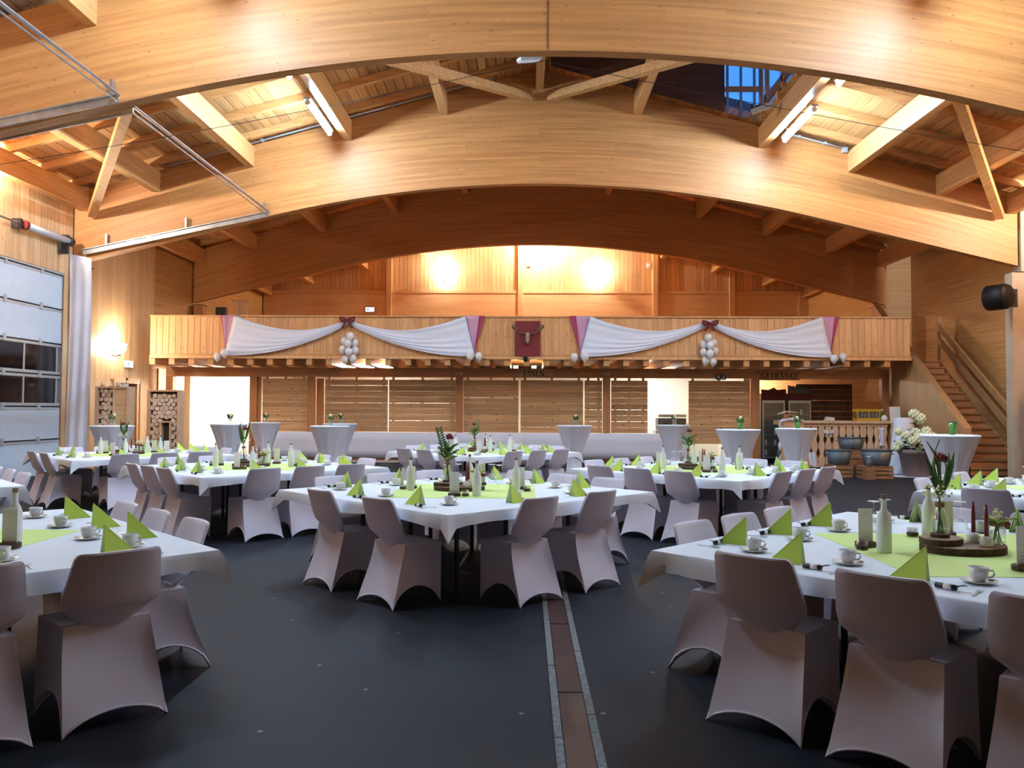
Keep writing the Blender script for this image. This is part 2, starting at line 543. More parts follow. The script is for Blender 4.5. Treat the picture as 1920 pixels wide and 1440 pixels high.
GLY = {   # upright serif capitals as strokes (x, y in letter heights, heavy or thin)
    'E': (.62, [((.12, 0), (.12, 1), 2), ((0, .98), (.56, .98), 1), ((0, .02), (.58, .02), 1), ((.12, .52), (.42, .52), 1), ((.56, .98), (.56, .80), 1), ((.58, .02), (.58, .22), 1), ((.42, .62), (.42, .42), 1)]),
    'S': (.54, [((.46, .82), (.40, .94), 1), ((.40, .94), (.24, .99), 1), ((.24, .99), (.09, .90), 2), ((.09, .90), (.06, .72), 2), ((.06, .72), (.22, .57), 2), ((.22, .57), (.40, .42), 2), ((.40, .42), (.44, .22), 2), ((.44, .22), (.34, .06), 2), ((.34, .06), (.18, .01), 1), ((.18, .01), (.05, .10), 1), ((.05, .10), (.03, .26), 1), ((.46, .98), (.46, .76), 1)]),
    'N': (.78, [((.13, 0), (.13, 1), 1), ((.13, .98), (.66, .02), 2), ((.66, 0), (.66, 1), 1), ((0, .98), (.2, .98), 1), ((.02, .02), (.26, .02), 1), ((.54, .98), (.78, .98), 1)]),
    'G': (.74, [((.62, .80), (.50, .95), 1), ((.50, .95), (.34, .99), 1), ((.34, .99), (.14, .86), 2), ((.14, .86), (.06, .5), 2), ((.06, .5), (.14, .14), 2), ((.14, .14), (.36, .01), 2), ((.36, .01), (.62, .10), 1), ((.60, .08), (.60, .42), 2), ((.46, .42), (.72, .42), 1), ((.63, .99), (.63, .74), 1)]),
    'T': (.66, [((.32, 0), (.32, 1), 2), ((.02, .97), (.62, .97), 1), ((.03, .98), (.03, .78), 1), ((.61, .98), (.61, .78), 1), ((.2, .02), (.44, .02), 1)]),
    'R': (.72, [((.13, 0), (.13, 1), 2), ((0, .98), (.38, .98), 1), ((.38, .98), (.52, .88), 2), ((.52, .88), (.52, .64), 2), ((.52, .64), (.36, .52), 1), ((.36, .52), (.13, .52), 1), ((.32, .52), (.62, .02), 2), ((.58, .02), (.72, .02), 1), ((.0, .02), (.26, .02), 1)]),
    'Ä': (.74, [((.08, .02), (.36, 1), 1), ((.36, 1), (.64, .02), 2), ((.18, .34), (.54, .34), 1), ((0, .02), (.18, .02), 1), ((.52, .02), (.74, .02), 1), ((.22, 1.16), (.28, 1.16), 2), ((.44, 1.16), (.50, 1.16), 2)]),
    'K': (.74, [((.13, 0), (.13, 1), 2), ((0, .98), (.26, .98), 1), ((0, .02), (.26, .02), 1), ((.13, .45), (.58, .98), 1), ((.28, .60), (.62, .02), 2), ((.48, .98), (.70, .98), 1), ((.52, .02), (.74, .02), 1)]),
}
def text(body, h, mat, parent, z, gap=.14):
    """letters cut from thin black sheet, one object per letter, centred on x = 0"""
    total = sum(GLY[c][0] + gap for c in body) - gap
    x = -total * h / 2
    for c in body:
        w, strokes = GLY[c]
        g = MB()
        for (a, b_, wt) in [(p, q, k) for p, q, k in strokes]:
            ax, az, bx, bz = x + a[0] * h, z + a[1] * h, x + b_[0] * h, z + b_[1] * h
            dx, dz = bx - ax, bz - az
            l = math.hypot(dx, dz)
            t = (.075 if wt == 2 else .035) * h
            ux, uz = dx / l * t * .5, dz / l * t * .5
            ax, az, bx, bz = ax - ux, az - uz, bx + ux, bz + uz
            nx, nz = -dz / l * t, dx / l * t
            g.prism([(ax - nx, az - nz), (bx - nx, bz - nz), (bx + nx, bz + nz), (ax + nx, az + nz)], 'Y', -.004, -.0005)
        g.build('letter', mat, parent)
        x += (w + gap) * h


# ------------------------------------------------------------------ geometry of the hall
XC, XL, XR = .3, -10.4, 11.1
Y0, Y1 = -8.0, 31.5
PITCH = .27
ZTOP = 9.3


def ztop(x):
    return ZTOP - PITCH * abs(x - XC)


def zbot(x):
    d = abs(x - XC)
    if d < 6.2:
        return 6.63 - .243 * d * d / 12.4
    return 6.63 - .243 * 3.1 - .243 * (d - 6.2)


BEAMS = [-2.1, 4.6, 11.35, 18.1, 24.75]
BT = .2
SKY = (.55, 5.2, 11.7, 17.85)      # the roof opening: x0, x1, y0, y1

# floor with its channel of kerb stones and cover plates
fl = MB().box(-12, 13, Y0, Y1, -.2, 0).build('floor', 'floor')
tag(fl, kind='structure')
y = .6
while y < 20:
    n = .98 + random.uniform(-.02, .02)
    for x0, x1, dy in ((.135, .172, 0), (.302, .339, .27)):
        MB().box(x0, x1, y + dy, y + dy + .992, .0, .005 + random.uniform(0, .002)).build('kerb_stone', 'concrete', fl)
    y += 1.0
y = .2
while y < 20:
    MB().box(.176, .298, y, y + 1.31, .0, .003 + random.uniform(0, .002)).build('cover_plate', 'plate', fl)
    y += 1.325

# ceiling: boards, rafters, purlins, wind braces
ceil = empty('ceiling', kind='structure')
RAF = .16
for sgn in (-1, 1):
    x = 0.0
    k = 0
    while x < 11.0:
        w = .2
        xa, xb = XC + sgn * x, XC + sgn * (x + w - .015)
        za, zb = ZTOP - PITCH * x + RAF, ZTOP - PITCH * (x + w - .012) + RAF
        lift = random.uniform(0, .006)
        spans = [(Y0, Y1)]
        mx = (xa + xb) / 2
        if SKY[0] < mx < SKY[1]:
            spans = [(Y0, SKY[2]), (SKY[3], Y1)]
        if -10.6 < mx < 12:
            for ya, yb in spans:
                MB().prism([(xa, za + lift), (xb, zb + lift), (xb, zb + lift + .025), (xa, za + lift + .025)], 'Y', ya, yb).build('board', 'boardY', ceil)
        x += w
        k += 1
# outer roof skin, added to stop sky light leaking through the board gaps
rs = MB()
def roofpart(x0, x1, y0, y1):
    rs.prism([(x0, ztop(x0) + RAF + .05), (x1, ztop(x1) + RAF + .05), (x1, ztop(x1) + RAF + .2), (x0, ztop(x0) + RAF + .2)], 'Y', y0, y1)
roofpart(-11.5, XC, Y0, Y1); roofpart(XC, SKY[0], Y0, Y1); roofpart(SKY[1], 13, Y0, Y1)
roofpart(SKY[0], SKY[1], Y0, SKY[2]); roofpart(SKY[0], SKY[1], SKY[3], Y1)
rs.build('roof_skin', 'shutterdark', ceil)
# rafters down the slope
bays = [(Y0, -2.1)] + [(BEAMS[i] + BT, BEAMS[i + 1]) for i in range(4)] + [(24.95, Y1)]
for (ya, yb) in bays[1:]:
    n = 6
    for i in range(n):
        yc = ya + .35 + (yb - ya - .7) * i / (n - 1)
        for sgn in (-1, 1):
            def rafter(d0, d1):
                x0, x1 = XC + sgn * d0, XC + sgn * d1
                MB().prism([(x0, ztop(x0) + .001), (x1, ztop(x1) + .001), (x1, ztop(x1) + RAF - .002), (x0, ztop(x0) + RAF - .002)], 'Y', yc - .05, yc + .05).build('rafter', 'beamX', ceil)
            if sgn > 0 and SKY[2] < yc < SKY[3]:
                rafter(SKY[1] - XC + .02, 10.78)
            else:
                rafter(.0, 10.68)
PURL = [-10.15, -8.5, -6.34, -4.1, -1.9, .3, 2.54, 5.37, 7.39, 9.36, 10.95]
for (ya, yb) in bays[1:]:
    for xp in PURL:
        zt = min(ztop(xp - .09), ztop(xp + .09)) - .004
        MB().box(xp - .09, xp + .09, ya + .002, yb - .002, zt - .46, zt).build('purlin', 'beamY', ceil)
for xs, ys, xe, ye in ((.06, 17.95, -4.5, 11.7), (.54, 17.95, 4.9, 11.7), (-9.9, 17.95, -5.6, 11.7), (10.6, 17.95, 6.0, 11.7)):
    MB().beam((xs, ys, ztop(xs) - .66 - .0), (xe, ye, ztop(xe) - .66), .17, .17).build('wind_brace', 'beamY', ceil)
# lantern over the roof opening: dark lining, posts, glazing on the right and far side
zl = 9.85
ln = empty('roof_lantern', 'dark timber roof lantern with blue evening sky in its panes, right of the ridge', 'skylight')
x0, x1, y0, y1 = SKY
MB().prism([(x0, ztop(x0) + .2), (x0 + .03, ztop(x0) + .2), (x0 + .03, zl), (x0, zl)], 'Y', y0, y1).build('side_wall', 'shutterdark', ln)
MB().box(x0, x1 + .1, y0, y1, zl, zl + .05).build('lantern_roof', 'shutterdark', ln)
MB().prism([(x0, ztop(x0) - .1), (x1, ztop(x1) - .1), (x1, zl), (x0, zl)], 'Y', y0, y0 + .03).build('front_wall', 'shutterdark', ln)
xm = 4.45
MB().prism([(x0, ztop(x0)), (xm, ztop(xm)), (xm, zl), (x0, zl)], 'Y', y1 - .03, y1).build('end_wall', 'shutterdark', ln)
MB().prism([(xm, ztop(xm)), (x1, ztop(x1)), (x1, zl), (xm, zl)], 'Y', y1 - .02, y1 - .01).build('pane', 'glass', ln)
MB().prism([(y0, ztop(x1) + .1), (y1, ztop(x1) + .1), (y1, zl), (y0, zl)], 'X', x1 + .04, x1 + .05).build('pane', 'glass', ln)
for yy in (y0 + .1, 13.2, 14.7, 16.2, 17.3, y1 - .1):
    MB().box(x1, x1 + .08, yy - .04, yy + .04, ztop(x1) + .1, zl).build('mullion', 'brownZ', ln)
for xx in (4.5, 4.8, 5.1):
    MB().box(xx - .025, xx + .025, y1 - .1, y1 - .04, ztop(xx) - .05, zl).build('mullion', 'galv', ln)
MB().box(xm, x1, y1 - .12, y1 - .04, 8.62, 8.72).build('rail', 'brown', ln)
for yy in (13.0, 14.6, 16.2):
    MB().beam((x0 + .05, yy, ztop(x0) + .3), (x1, yy, zl - .3), .1, .14).build('lantern_rafter', 'brown', ln)

# walls
wl = MB().prism([(Y0, -.0), (11.8, 0), (11.8, 4.48), (17.87, 4.48), (17.87, 0), (20.2, 0), (20.2, 2.12), (21.35, 2.12), (21.35, 0), (Y1, 0), (Y1, 6.7), (Y0, 6.7)], 'X', -10.75, -10.45)
wl = wl.build('wall_left', 'plyY')
tag(wl, kind='structure')
y = 13.0
while y < 22.2:
    z0 = 4.5 if y < 17.8 else 2.2 if 19.95 < y + .1 < 21.5 else .0
    MB().box(-10.45, -10.425 + random.uniform(0, .003), y, y + .222, z0, 6.6).build('wall_board', 'boardZ', wl)
    y += .23
wr = MB().prism([(Y0, 0), (Y1, 0), (Y1, 7), (Y0, 7)], 'X', 11.95, 12.2).build('wall_right', 'plyY')
tag(wr, kind='structure')
MB().box(11.2, 11.95, 24.9, 25.1, 2.9, 6.9).build('return_panel', 'plyX', wr)
MB().box(11.1, 11.25, 25.1, Y1, 2.9, 6.9).build('gallery_panel', 'plyY', wr)
wf = MB().prism([(-11, 0), (12.2, 0), (12.2, 6.4), (XC, 9.6), (-11, 6.5)], 'Y', Y0 - .2, Y0).build('wall_front', 'plyX')
tag(wf, kind='structure')
wb = MB().prism([(-11, 0), (12.2, 0), (12.2, 6.4), (XC, 9.6), (-11, 6.5)], 'Y', Y1 + .03, Y1 + .2).build('wall_back', 'plyX')
tag(wb, kind='structure')
x = XL
while x < XR:
    zt = min(ztop(x), ztop(x + .16)) + .1
    MB().box(x, x + .16, Y1 + .0, Y1 + .03 - .0, 6.12, zt).build('wall_board', 'boardZ', wb)
    x += .168
for xa, xb in ((-10.4, -5.5), (-5.3, -.3), (-.1, 5.0), (5.2, 8.0), (8.2, 11.1)):
    MB().box(xa, xb, Y1 - .06, Y1, 2.92, 6.08).build('band_panel', 'plyX', wb)
    MB().box(xa, xb, Y1 - .08, Y1, 6.08, 6.18).build('ledge', 'plyX', wb)
for xp in (-5.4, -.2, 5.1, 8.1):
    MB().box(xp - .1, xp + .1, Y1 - .16, Y1, 2.92, ztop(xp) - .02).build('wall_post', 'boardZ', wb)

# the arched beams
BL = [None, None, 'arched glulam beam nearest the camera, cut by the top edge, with a centre seam',
      'second arched glulam beam, brightly lit, cool tubes in front of it', 'third arched glulam beam, dark red brown, above the balcony']
for i, yb in enumerate(BEAMS):
    xs = [XL + .02 + (XR - XL - .04) * k / 60 for k in range(61)]
    b = MB().strip([(x - XC, zbot(x)) for x in xs], [(x - XC, ztop(x) - .003) for x in xs], 'Y', 0, BT)
    b = b.build('arched_beam', 'glulam', loc=(XC, yb, 0))
    tag(b, BL[i] or ('arched glulam beam overhead behind the camera' if i == 0 else 'arched glulam beam overhead just before the camera'), 'beam', 'arched roof beams', 'thing')
    if i == 2:
        MB().tube([(0, -.006, zbot(XC) + .02), (0, -.006, 8.7)], .006, 6).build('seam', 'bark', b)
# columns under the beams
for i, yb in enumerate(BEAMS[1:]):
    nm = ['first', 'second', 'third', 'fourth'][i]
    for sx, xc in (('left', XL + .18), ('right', XR + (.08 if i == 2 else -.2 if i == 3 else .1))):
        zc = 2.931 if i == 3 else 0
        t = empty('column', f'{sx} timber column under the {nm} arched beam', 'column', (xc, yb + .1, zc), kind='thing', group='columns under the beams')
        top = zbot(xc + (.2 if sx == 'left' else -.2)) - .06 - zc
        hw_ = .26 if i == 2 and sx == 'right' else .14
        MB().box(-hw_, hw_, -.14, .14, 0, top - .12).build('shaft', 'beige' if i == 2 else 'brownZ', t)
        if hw_ > .2:
            MB().box(-.05, .26, -.14, .14, top - .12, 6.2).build('upper_shaft', 'beige', t)
        MB().box(-.17, .0 if hw_ > .2 else .17, -.16, .16, top - .12, top - .1).build('bearing_plate', 'dark', t)

# ------------------------------------------------------------------ cool tube lamps
tubes = []
for row, xl, sd in (('left', -4.32, 'left'), ('right', 5.62, 'right')):
    for j, (ya, yb) in enumerate(((5.8, 7.5), (8.8, 10.5), (12.55, 14.3), (15.55, 17.3))):
        zl_ = 7.52 if row == 'left' else 7.36
        wh = ['first', 'second', 'third', 'fourth'][j]
        t = empty('tube_lamp', f'{wh} cool white tube lamp of the {row} row, hung beside a purlin', 'lamp', (xl, (ya + yb) / 2, zl_), group='tube lamps under the roof')
        h = (yb - ya) / 2
        MB().box(-.07, .07, -h - .05, h + .05, .05, .10).build('housing', 'alu', t)
        MB().tube([(0, -h, 0), (0, h, 0)], .045, 10).build('tube', 'tube', t, True)
        for e in (-h - .03, h):
            MB().lathe([(.055, 0), (.055, .03)], 10).build('end_cap', 'alu', t).matrix_local = Matrix.Translation((0, e + .03, 0)) @ Matrix.Rotation(PI / 2, 4, 'X')
        for e in (-h * .7, h * .7):
            MB().tube([(0, e, .1), (.12 if sd == 'left' else -.12, e, .25)], .012, 6).build('bracket', 'galv', t)


# ------------------------------------------------------------------ warm wall lamps
def sconce(loc, facing, label, power=SCONCE_P, r=.19):
    t = empty('wall_sconce', label, 'lamp', loc, facing, group='warm wall lamps')
    prof = [(.02, -.16), (r * .55, -.12), (r * .9, -.02), (r, .10), (r * .96, .11), (r * .85, 0), (r * .5, -.09), (.015, -.12)]
    MB().lathe(prof, 20, (0, -r - .03, 0)).build('bowl', 'sconce', t, True)
    MB().lathe([(.0, -.20), (.03, -.19), (.035, -.15), (.0, -.14)], 10, (0, -r - .03, 0)).build('finial', 'dark', t, True)
    MB().tube([(0, 0, -.18), (0, -.12, -.2), (0, -r - .03, -.17)], .018, 8).build('arm', 'dark', t)
    ld = bpy.data.lights.new('bulb', 'POINT')
    ld.energy = power
    ld.color = (1, .94, .80)
    ld.energy *= 3
    ld.shadow_soft_size = .1
    l = bpy.data.objects.new('bulb', ld)
    COL.objects.link(l)
    l.parent = t
    l.location = (0, -r * .8, .12)
    return t


sconce((-3.2, Y1 - .0, 6.72), 0, 'warm glowing wall lamp on the gallery wall, left of the centre post', 28, .22)
sconce((2.82, Y1 - .0, 6.68), 0, 'warm glowing wall lamp on the gallery wall, right of the centre post', 28, .22)
sconce((-10.42, 19.95, 2.98), PI / 2, 'warm glowing wall lamp on the left board wall above the lit exit sign', 13, .17)
t = empty('pendant_lamp', 'warm globe lamp hidden behind the dark beam near the gallery ridge', 'lamp', (.5, 30.6, 8.42))
MB().ball((0, 0, 0), .15, 14, 8).build('globe', 'globe', t, True)
MB().tube([(0, 0, .14), (0, 0, .66)], .012, 6).build('rod', 'dark', t)
sconce((-10.42, 14.6, 5.75), PI / 2, 'warm wall lamp above the sectional door, just outside the frame', 230, .2)
sconce((11.9, 14.6, 5.6), -PI / 2, 'warm wall lamp high on the right wall, outside the frame', 400, .2)
sconce((-10.42, 6.0, 4.6), PI / 2, 'added warm fill lamp, unseen, on the left wall beside the camera', 80, .2)  # unseen fill lamp, added for weak warm light around the camera
sconce((11.9, 5.0, 4.6), -PI / 2, 'added warm fill lamp, unseen, on the right wall beside the camera', 80, .2)  # its counterpart on the right, also added only as warm fill

# ------------------------------------------------------------------ conduits, cables, small things up in the roof
def conduit(label, pts, r=.02, box=None):
    t = empty('conduit', label, 'pipe', pts[0], group='grey conduits along the beam')
    q = [tuple(Vector(p) - Vector(pts[0])) for p in pts]
    MB().tube(q, r, 8).build('pipe', 'pipe', t, True)
    for a in (0.3, .7):
        c = Vector(q[0]).lerp(Vector(q[-1]), a)
        MB().box(c.x - .03, c.x + .03, c.y - .03, c.y + .06, c.z - .03, c.z + .03).build('clip', 'alu', t)
    if box:
        c = Vector(q[-1])
        MB().box(c.x - .05, c.x + .06, c.y - .04, c.y + .05, c.z - .1, c.z + .02).build('junction_box', 'alu', t)


conduit('grey conduit along the top of the second beam, left of the ridge', [(-8.3, 18.04, ztop(-8.3) + .03), (-.8, 18.04, ztop(-.8) + .03)])
conduit('grey conduit with small white box, right of the right lamp row', [(5.75, 18.04, ztop(5.75) - .02), (7.2, 18.04, ztop(7.2) - .02)], .02, True)
for lb, xe, ze in (('thin dark cable running from the ridge to the left wall', -10.3, 4.75), ('thin dark cable running from the ridge to the right wall', 11.8, 4.6)):
    pts = []
    for k in range(13):
        t = k / 12
        pts.append((.25 + (xe - .25) * t, 11.75, 6.66 + (ze - 6.66) * t - .12 * math.sin(PI * t)))
    tag(MB().tube(pts, .005, 5).build('cable', 'dark'), lb, 'cable')
for lb, lc, rz in (('small grey floodlight at the ridge behind the near beam', (.05, 14.6, 7.95), .5), ('small grey floodlight beside the right tube lamp', (4.9, 16.5, 7.75), -.4)):
    t = empty('floodlight', lb, 'lamp', lc, rz, 'small floodlights')
    MB().beam((-.22, 0, -.05), (.22, 0, .06), .16, .06).build('housing', 'alu', t)
    MB().beam((-.2, -.0, -.088), (.2, -.0, .012), .13, .01).build('lens', 'frost', t)
    MB().tube([(0, 0, .03), (.05, 0, .3)], .015, 6).build('bracket', 'galv', t)


# ------------------------------------------------------------------ sectional door, its tracks and spring, curtain
d1 = empty('door_1', kind='structure', loc=(-10.5, 11.85, 0))
zs = [0, .78, 1.5, 2.2, 2.9, 3.68, 4.46]
W = 6.0
for i in range(6):
    z0, z1 = zs[i] + .01, zs[i + 1] - .025
    if i in (2, 3):
        p = empty('window_panel'); p.parent = d1
        f = MB().box(-.02, .02, 0, W, z0, z0 + .06).box(-.02, .02, 0, W, z1 - .06, z1)
        f.build('rail', 'alu', p)
        k = 0
        yy = 0
        while yy < W + .01:
            MB().box(-.02, .02, yy - .025, yy + .025, z0 + .06, z1 - .06).build('mullion', 'alu', p)
            if yy < W - .2:
                MB().box(-.006, .006, yy + .025, yy + 1.17 - .025, z0 + .06, z1 - .06).build('pane', 'nightglass', p)
            yy += 1.17
    else:
        MB().box(-.025, .025, 0, W, z0, z1).build('panel', 'door', d1)
    MB().box(-.02, .015, 0, W, z1, z1 + .035).build('seal', 'seal', d1)
    for yy in (.8, 2.4, 4.0, 5.2):
        MB().box(.02, .05, yy - .04, yy + .04, z1 - .06, z1 + .09).build('hinge', 'alu', d1)
    MB().box(.02, .032, 0, W, z1 - .05, z1 - .01).build('strip', 'alu', d1)
MB().box(-.05, .06, -.1, W + .02, 4.46, 4.54).build('lintel', 'alu', d1)
t = empty('door_spring', 'grey torsion spring tube above the sectional door', 'door spring', (-10.25, 14.9, 5.2))
MB().tube([(0, 1.2, 0), (0, 2.75, .0)], .075, 14).build('spring', 'pipe', t, True)
MB().tube([(0, -3, 0), (0, 1.2, 0)], .02, 8).build('shaft', 'galv', t, True)
MB().tube([(0, 1.12, 0), (0, 1.22, 0)], .10, 12).build('drum', 'redboard', t)
MB().tube([(0, 2.72, 0), (0, 2.84, 0)], .11, 12).build('drum', 'dark', t)
MB().box(-.16, .05, 2.62, 2.7, -.3, .12).build('bracket', 'dark', t)
MB().box(-.16, .03, 1.0, 1.06, -.1, .1).build('bracket', 'dark', t)
for nm, ya, yb in (('over the sectional door, from the near to the second beam', 11.66, 17.98), ('in front of the near beam, cut by the frame', 5.0, 11.24)):
    t = empty('door_track', 'galvanised overhead door track ' + nm, 'door track')
    for yy in (ya, yb):
        p0, p1 = Vector((-10.1, yy, 5.02)), Vector((-5.85, yy, 5.9))
        MB().beam(p0, p1, .03, .12).build('rail', 'galv', t)
        MB().beam(p0 + Vector((0, -.03 if yy > 10 else .03, .05)), p1 + Vector((0, -.03 if yy > 10 else .03, .05)), .05, .02).build('rail_lip', 'galv', t)
        for s in (.12, .55, .97):
            c = p0.lerp(p1, s)
            MB().box(c.x - .02, c.x + .02, yy + .015, yy + .03 + (.06 if yy > 10 else 0), c.z - .02, c.z + .32).build('hanger', 'galv', t)
    MB().tube([(-5.85, ya, 5.95), (-5.85, yb, 5.95)], .025, 6).build('cross_bar', 'galv', t)
    MB().tube([(-5.85, ya, 5.85), (-5.85, yb, 5.85)], .012, 6).build('cross_bar', 'galv', t)


def curt(u, v):
    w = .50
    x = -10.40 + u * w + .02 * math.sin(v * 5)
    f = (math.sin(u * 5 * PI + .8 * v) * .015 + math.sin(u * 13 + 3 * v) * .008) * (.4 + .6 * v)
    return (x, 17.97 + f, 4.98 - .1 * u * (1 - v) - v * 4.95)
cu = MB().grid(curt, 54, 16).build('curtain', 'sheet', None, True)
sol = cu.modifiers.new('thickness', 'SOLIDIFY'); sol.thickness = .004
tag(cu, 'long white curtain hanging beside the sectional door', 'curtain')

# door in the left wall and the lit signs
d2 = empty('door_2', kind='structure', loc=(-10.45, 20.2, 0))
MB().box(-.24, -.2, 0, 1.15, 0, 2.12).build('leaf', 'greydoor', d2)
MB().box(-.30, .03, 1.1, 1.2, 0, 2.2).build('jamb', 'brownZ', d2)
MB().box(-.30, .03, -.1, 0, 0, 2.2).build('jamb', 'boardZ', d2)
MB().box(-.02, .04, -.12, 1.25, 2.12, 2.26).build('head', 'boardZ', d2)
MB().box(-.205, -.16, .9, 1.0, 1.0, 1.04).build('handle', 'steel', d2)


def exit_sign(loc, rz, label):
    t = empty('exit_sign', label, 'sign', loc, rz, 'lit exit signs')
    MB().box(-.17, .17, -.06, 0, -.09, .09).build('housing', 'alu', t)
    MB().box(-.16, .16, -.068, -.06, -.08, .08).build('lit_face', 'exit', t)
    MB().box(-.13, -.03, -.072, -.068, -.055, .055).build('door_symbol', 'exitfig', t)
    g = MB().ball((.05, -.07, .045), .014, 8, 5, sy=.15)
    g.prism([(.03, .025), (.07, .03), (.06, -.01), (.09, -.055), (.075, -.058), (.045, -.02), (.02, -.05), (.008, -.045), (.03, -.005)], 'Y', -.072, -.068)
    g.build('running_figure', 'exitfig', t)
    return t


exit_sign((-10.42, 20.75, 2.62), PI / 2, 'lit exit sign above the grey door in the left wall')
exit_sign((-6.15, Y1 - .06, 5.42), 0, 'lit exit sign on the gallery wall below the left wall lamp')

# ------------------------------------------------------------------ log panels at the left
def log_panel(loc, w, h, rz, label, niche, split):
    t = empty('log_panel', label, 'room divider', loc, rz, 'log end room dividers')
    d = .28
    MB().box(0, .06, -d, 0, 0, h).build('side', 'bar', t)
    MB().box(w - .06, w, -d, 0, 0, h).build('side', 'bar', t)
    MB().box(0, w, -d - .01, .0, h, h + .04).build('top', 'bar', t)
    MB().box(.06, w - .06, -.05, -.02, 0, h).build('back', 'bar', t)
    rnd = random.Random(int(w * 100) + int(h * 10))
    x1 = w - .06 if not split else w * split
    if split:
        MB().box(x1, x1 + .04, -d, -.05, 0, h).build('post', 'bar', t)
        MB().box(x1 + .04, w - .06, -d + .03, -.05, 0, h).build('plain_board', 'plyX', t)
    g = MB()
    z = .07
    row = 0
    while z < h - .04:
        r = .058
        x = .06 + r + (r if row % 2 else 0)
        while x < x1 - .03:
            rr = rnd.uniform(.046, .064)
            if not (niche and niche[0] - .06 < x < niche[1] + .06 and niche[2] - .06 < z < niche[3] + .06):
                zz = z + rnd.uniform(-.012, .012)
                n = 9
                ph = rnd.random() * 6
                dep = rnd.uniform(0, .035)
                g.prism([(x + rr * (1 + .12 * math.sin(3 * i + ph)) * math.cos(2 * PI * i / n), zz + rr * math.sin(2 * PI * i / n)) for i in range(n)], 'Y', -d + .03 + dep, -.06)
            x += .115
        z += .1
        row += 1
    tag(g.build('log_ends', 'log', t), kind='stuff')
    MB().box(.06, x1, -.14, -.05, 0, h).build('dark_backing', 'bark', t)
    if niche:
        a, b, c, e = niche
        for q in ((a - .04, a, c - .04, e + .04), (b, b + .04, c - .04, e + .04), (a, b, c - .04, c), (a, b, e, e + .04)):
            MB().box(q[0], q[1], -d - .005, -.06, q[2], q[3]).build('niche_frame', 'bar', t)
        MB().box(a, b, -.1, -.06, c, e).build('niche_back', 'brown', t)
    return t


log_panel((-10.02, 18.75, 0), .80, 1.93, 0, 'log end divider with a plain board half, beside the white curtain', None, .52)
log_panel((-9.25, 19.7, 0), .80, 1.88, 0, 'log end divider with a niche, left of the bright doorway', (.36, .56, .55, 1.12), 0)
for k, (dx, h, r, nm) in enumerate(((.10, .10, .04, 'thick ivory candle, first from the curtain'), (.30, .03, .035, 'flat tealight between the thick candles'), (.46, .10, .045, 'thick ivory candle next to the white block'))):
    t = empty('shelf_candle', nm + ', on the log divider', 'candle', (-10.02 + dx, 18.62, 1.97), group='candles on the log divider')
    MB().lathe([(r, .008), (r, .008 + h), (r * .6, .006 + h), (.0, .004 + h)], 12).build('wax', 'wax', t, True)
    MB().tube([(0, 0, .004 + h), (0, 0, .022 + h)], .003, 5).build('wick', 'dark', t)
    MB().lathe([(r + .02, 0), (r + .025, .008)], 12).build('dish', 'bark', t)
t = empty('shelf_block', 'small white block with a dark twig on the log divider', 'decoration', (-9.38, 18.62, 1.97))
MB().box(-.05, .05, -.04, .04, 0, .07).build('block', 'paper', t)
MB().tube([(0, 0, .07), (.03, 0, .16), (.01, 0, .22)], .008, 5).ball((.03, 0, .18), .03, 6, 4).build('twig', 'bark', t)
tag(MB().box(-.02, .02, -.02, 0, -.06, .06).ball((0, -.02, .03), .012, 6, 4).build('wall_switch', 'dark', None, False, (-10.42, 22.1, 1.85), PI / 2), 'small dark switch on the left wall beside the grey door', 'switch')

# ------------------------------------------------------------------ the gallery
GY = 21.0
GX0, GX1 = -9.95, 10.06
ga = empty('balcony', 'wooden balcony across the hall with upright boards and joists below', 'balcony', kind='thing')
MB().box(GX0, GX1, GY, 31.4, 2.87, 2.93).box(-10.40, GX0, 23.0, 31.4, 2.87, 2.93).build('deck', 'boardY', ga)
MB().box(10.34, 11.09, 23.45, 31.4, 2.87, 2.93).build('deck', 'boardY', ga)
MB().box(GX0, GX1, GY - .03, GY + .06, 2.80, 2.87).build('edge_board', 'rail', ga)
MB().box(GX0, GX1, GY - .05, GY + .06, 3.905, 3.94).build('top_rail', 'rail', ga)
for zz in (3.0, 3.4, 3.80):
    MB().box(GX0, GX1, GY + .025, GY + .06, zz - .03, zz + .03).build('back_rail', 'rail', ga)
x = GX0
brd = MB().box(0, .156, -.0, .022, 2.875, 3.905).mesh('board', 'rail')
brd2 = MB().box(0, .150, -.0, .022, 2.875, 3.905).mesh('board', 'rail')
while x < GX1 - .16:
    wide_gap = -2.4 < x < 1.9
    obj('board', brd2 if wide_gap else brd, ga, (x, GY + random.uniform(0, .003), 0))
    x += .168
x = GX0 + .05
jm = MB().box(-.075, .075, 0, 5.4, 0, .235).mesh('joist', 'beamY')
while x < GX1 - .1:
    obj('joist', jm, ga, (x, GY + .02, 2.635))
    x += .523
mb_ = empty('support_beam', 'red brown beam carrying the balcony joists above the shutters', 'beam', kind='thing')
MB().box(-10.1, 10.08, 22.3, 22.5, 2.375, 2.635).build('timber', 'brown', mb_)
bm = MB().lathe([(.05, 0), (.05, .02), (.03, .03)], 12)
for xp in (-5.4, -1.92, -1.80, 2.2, 2.31, 6.42):
    o = bm.build('round_plate', 'beige', mb_, True)
    o.matrix_local = Matrix.Translation((xp, 22.3, 2.49)) @ Matrix.Rotation(PI / 2, 4, 'X')
POSTS = (-10.0, -7.63, -6.0, -1.84, 2.27, 6.4, 9.97)
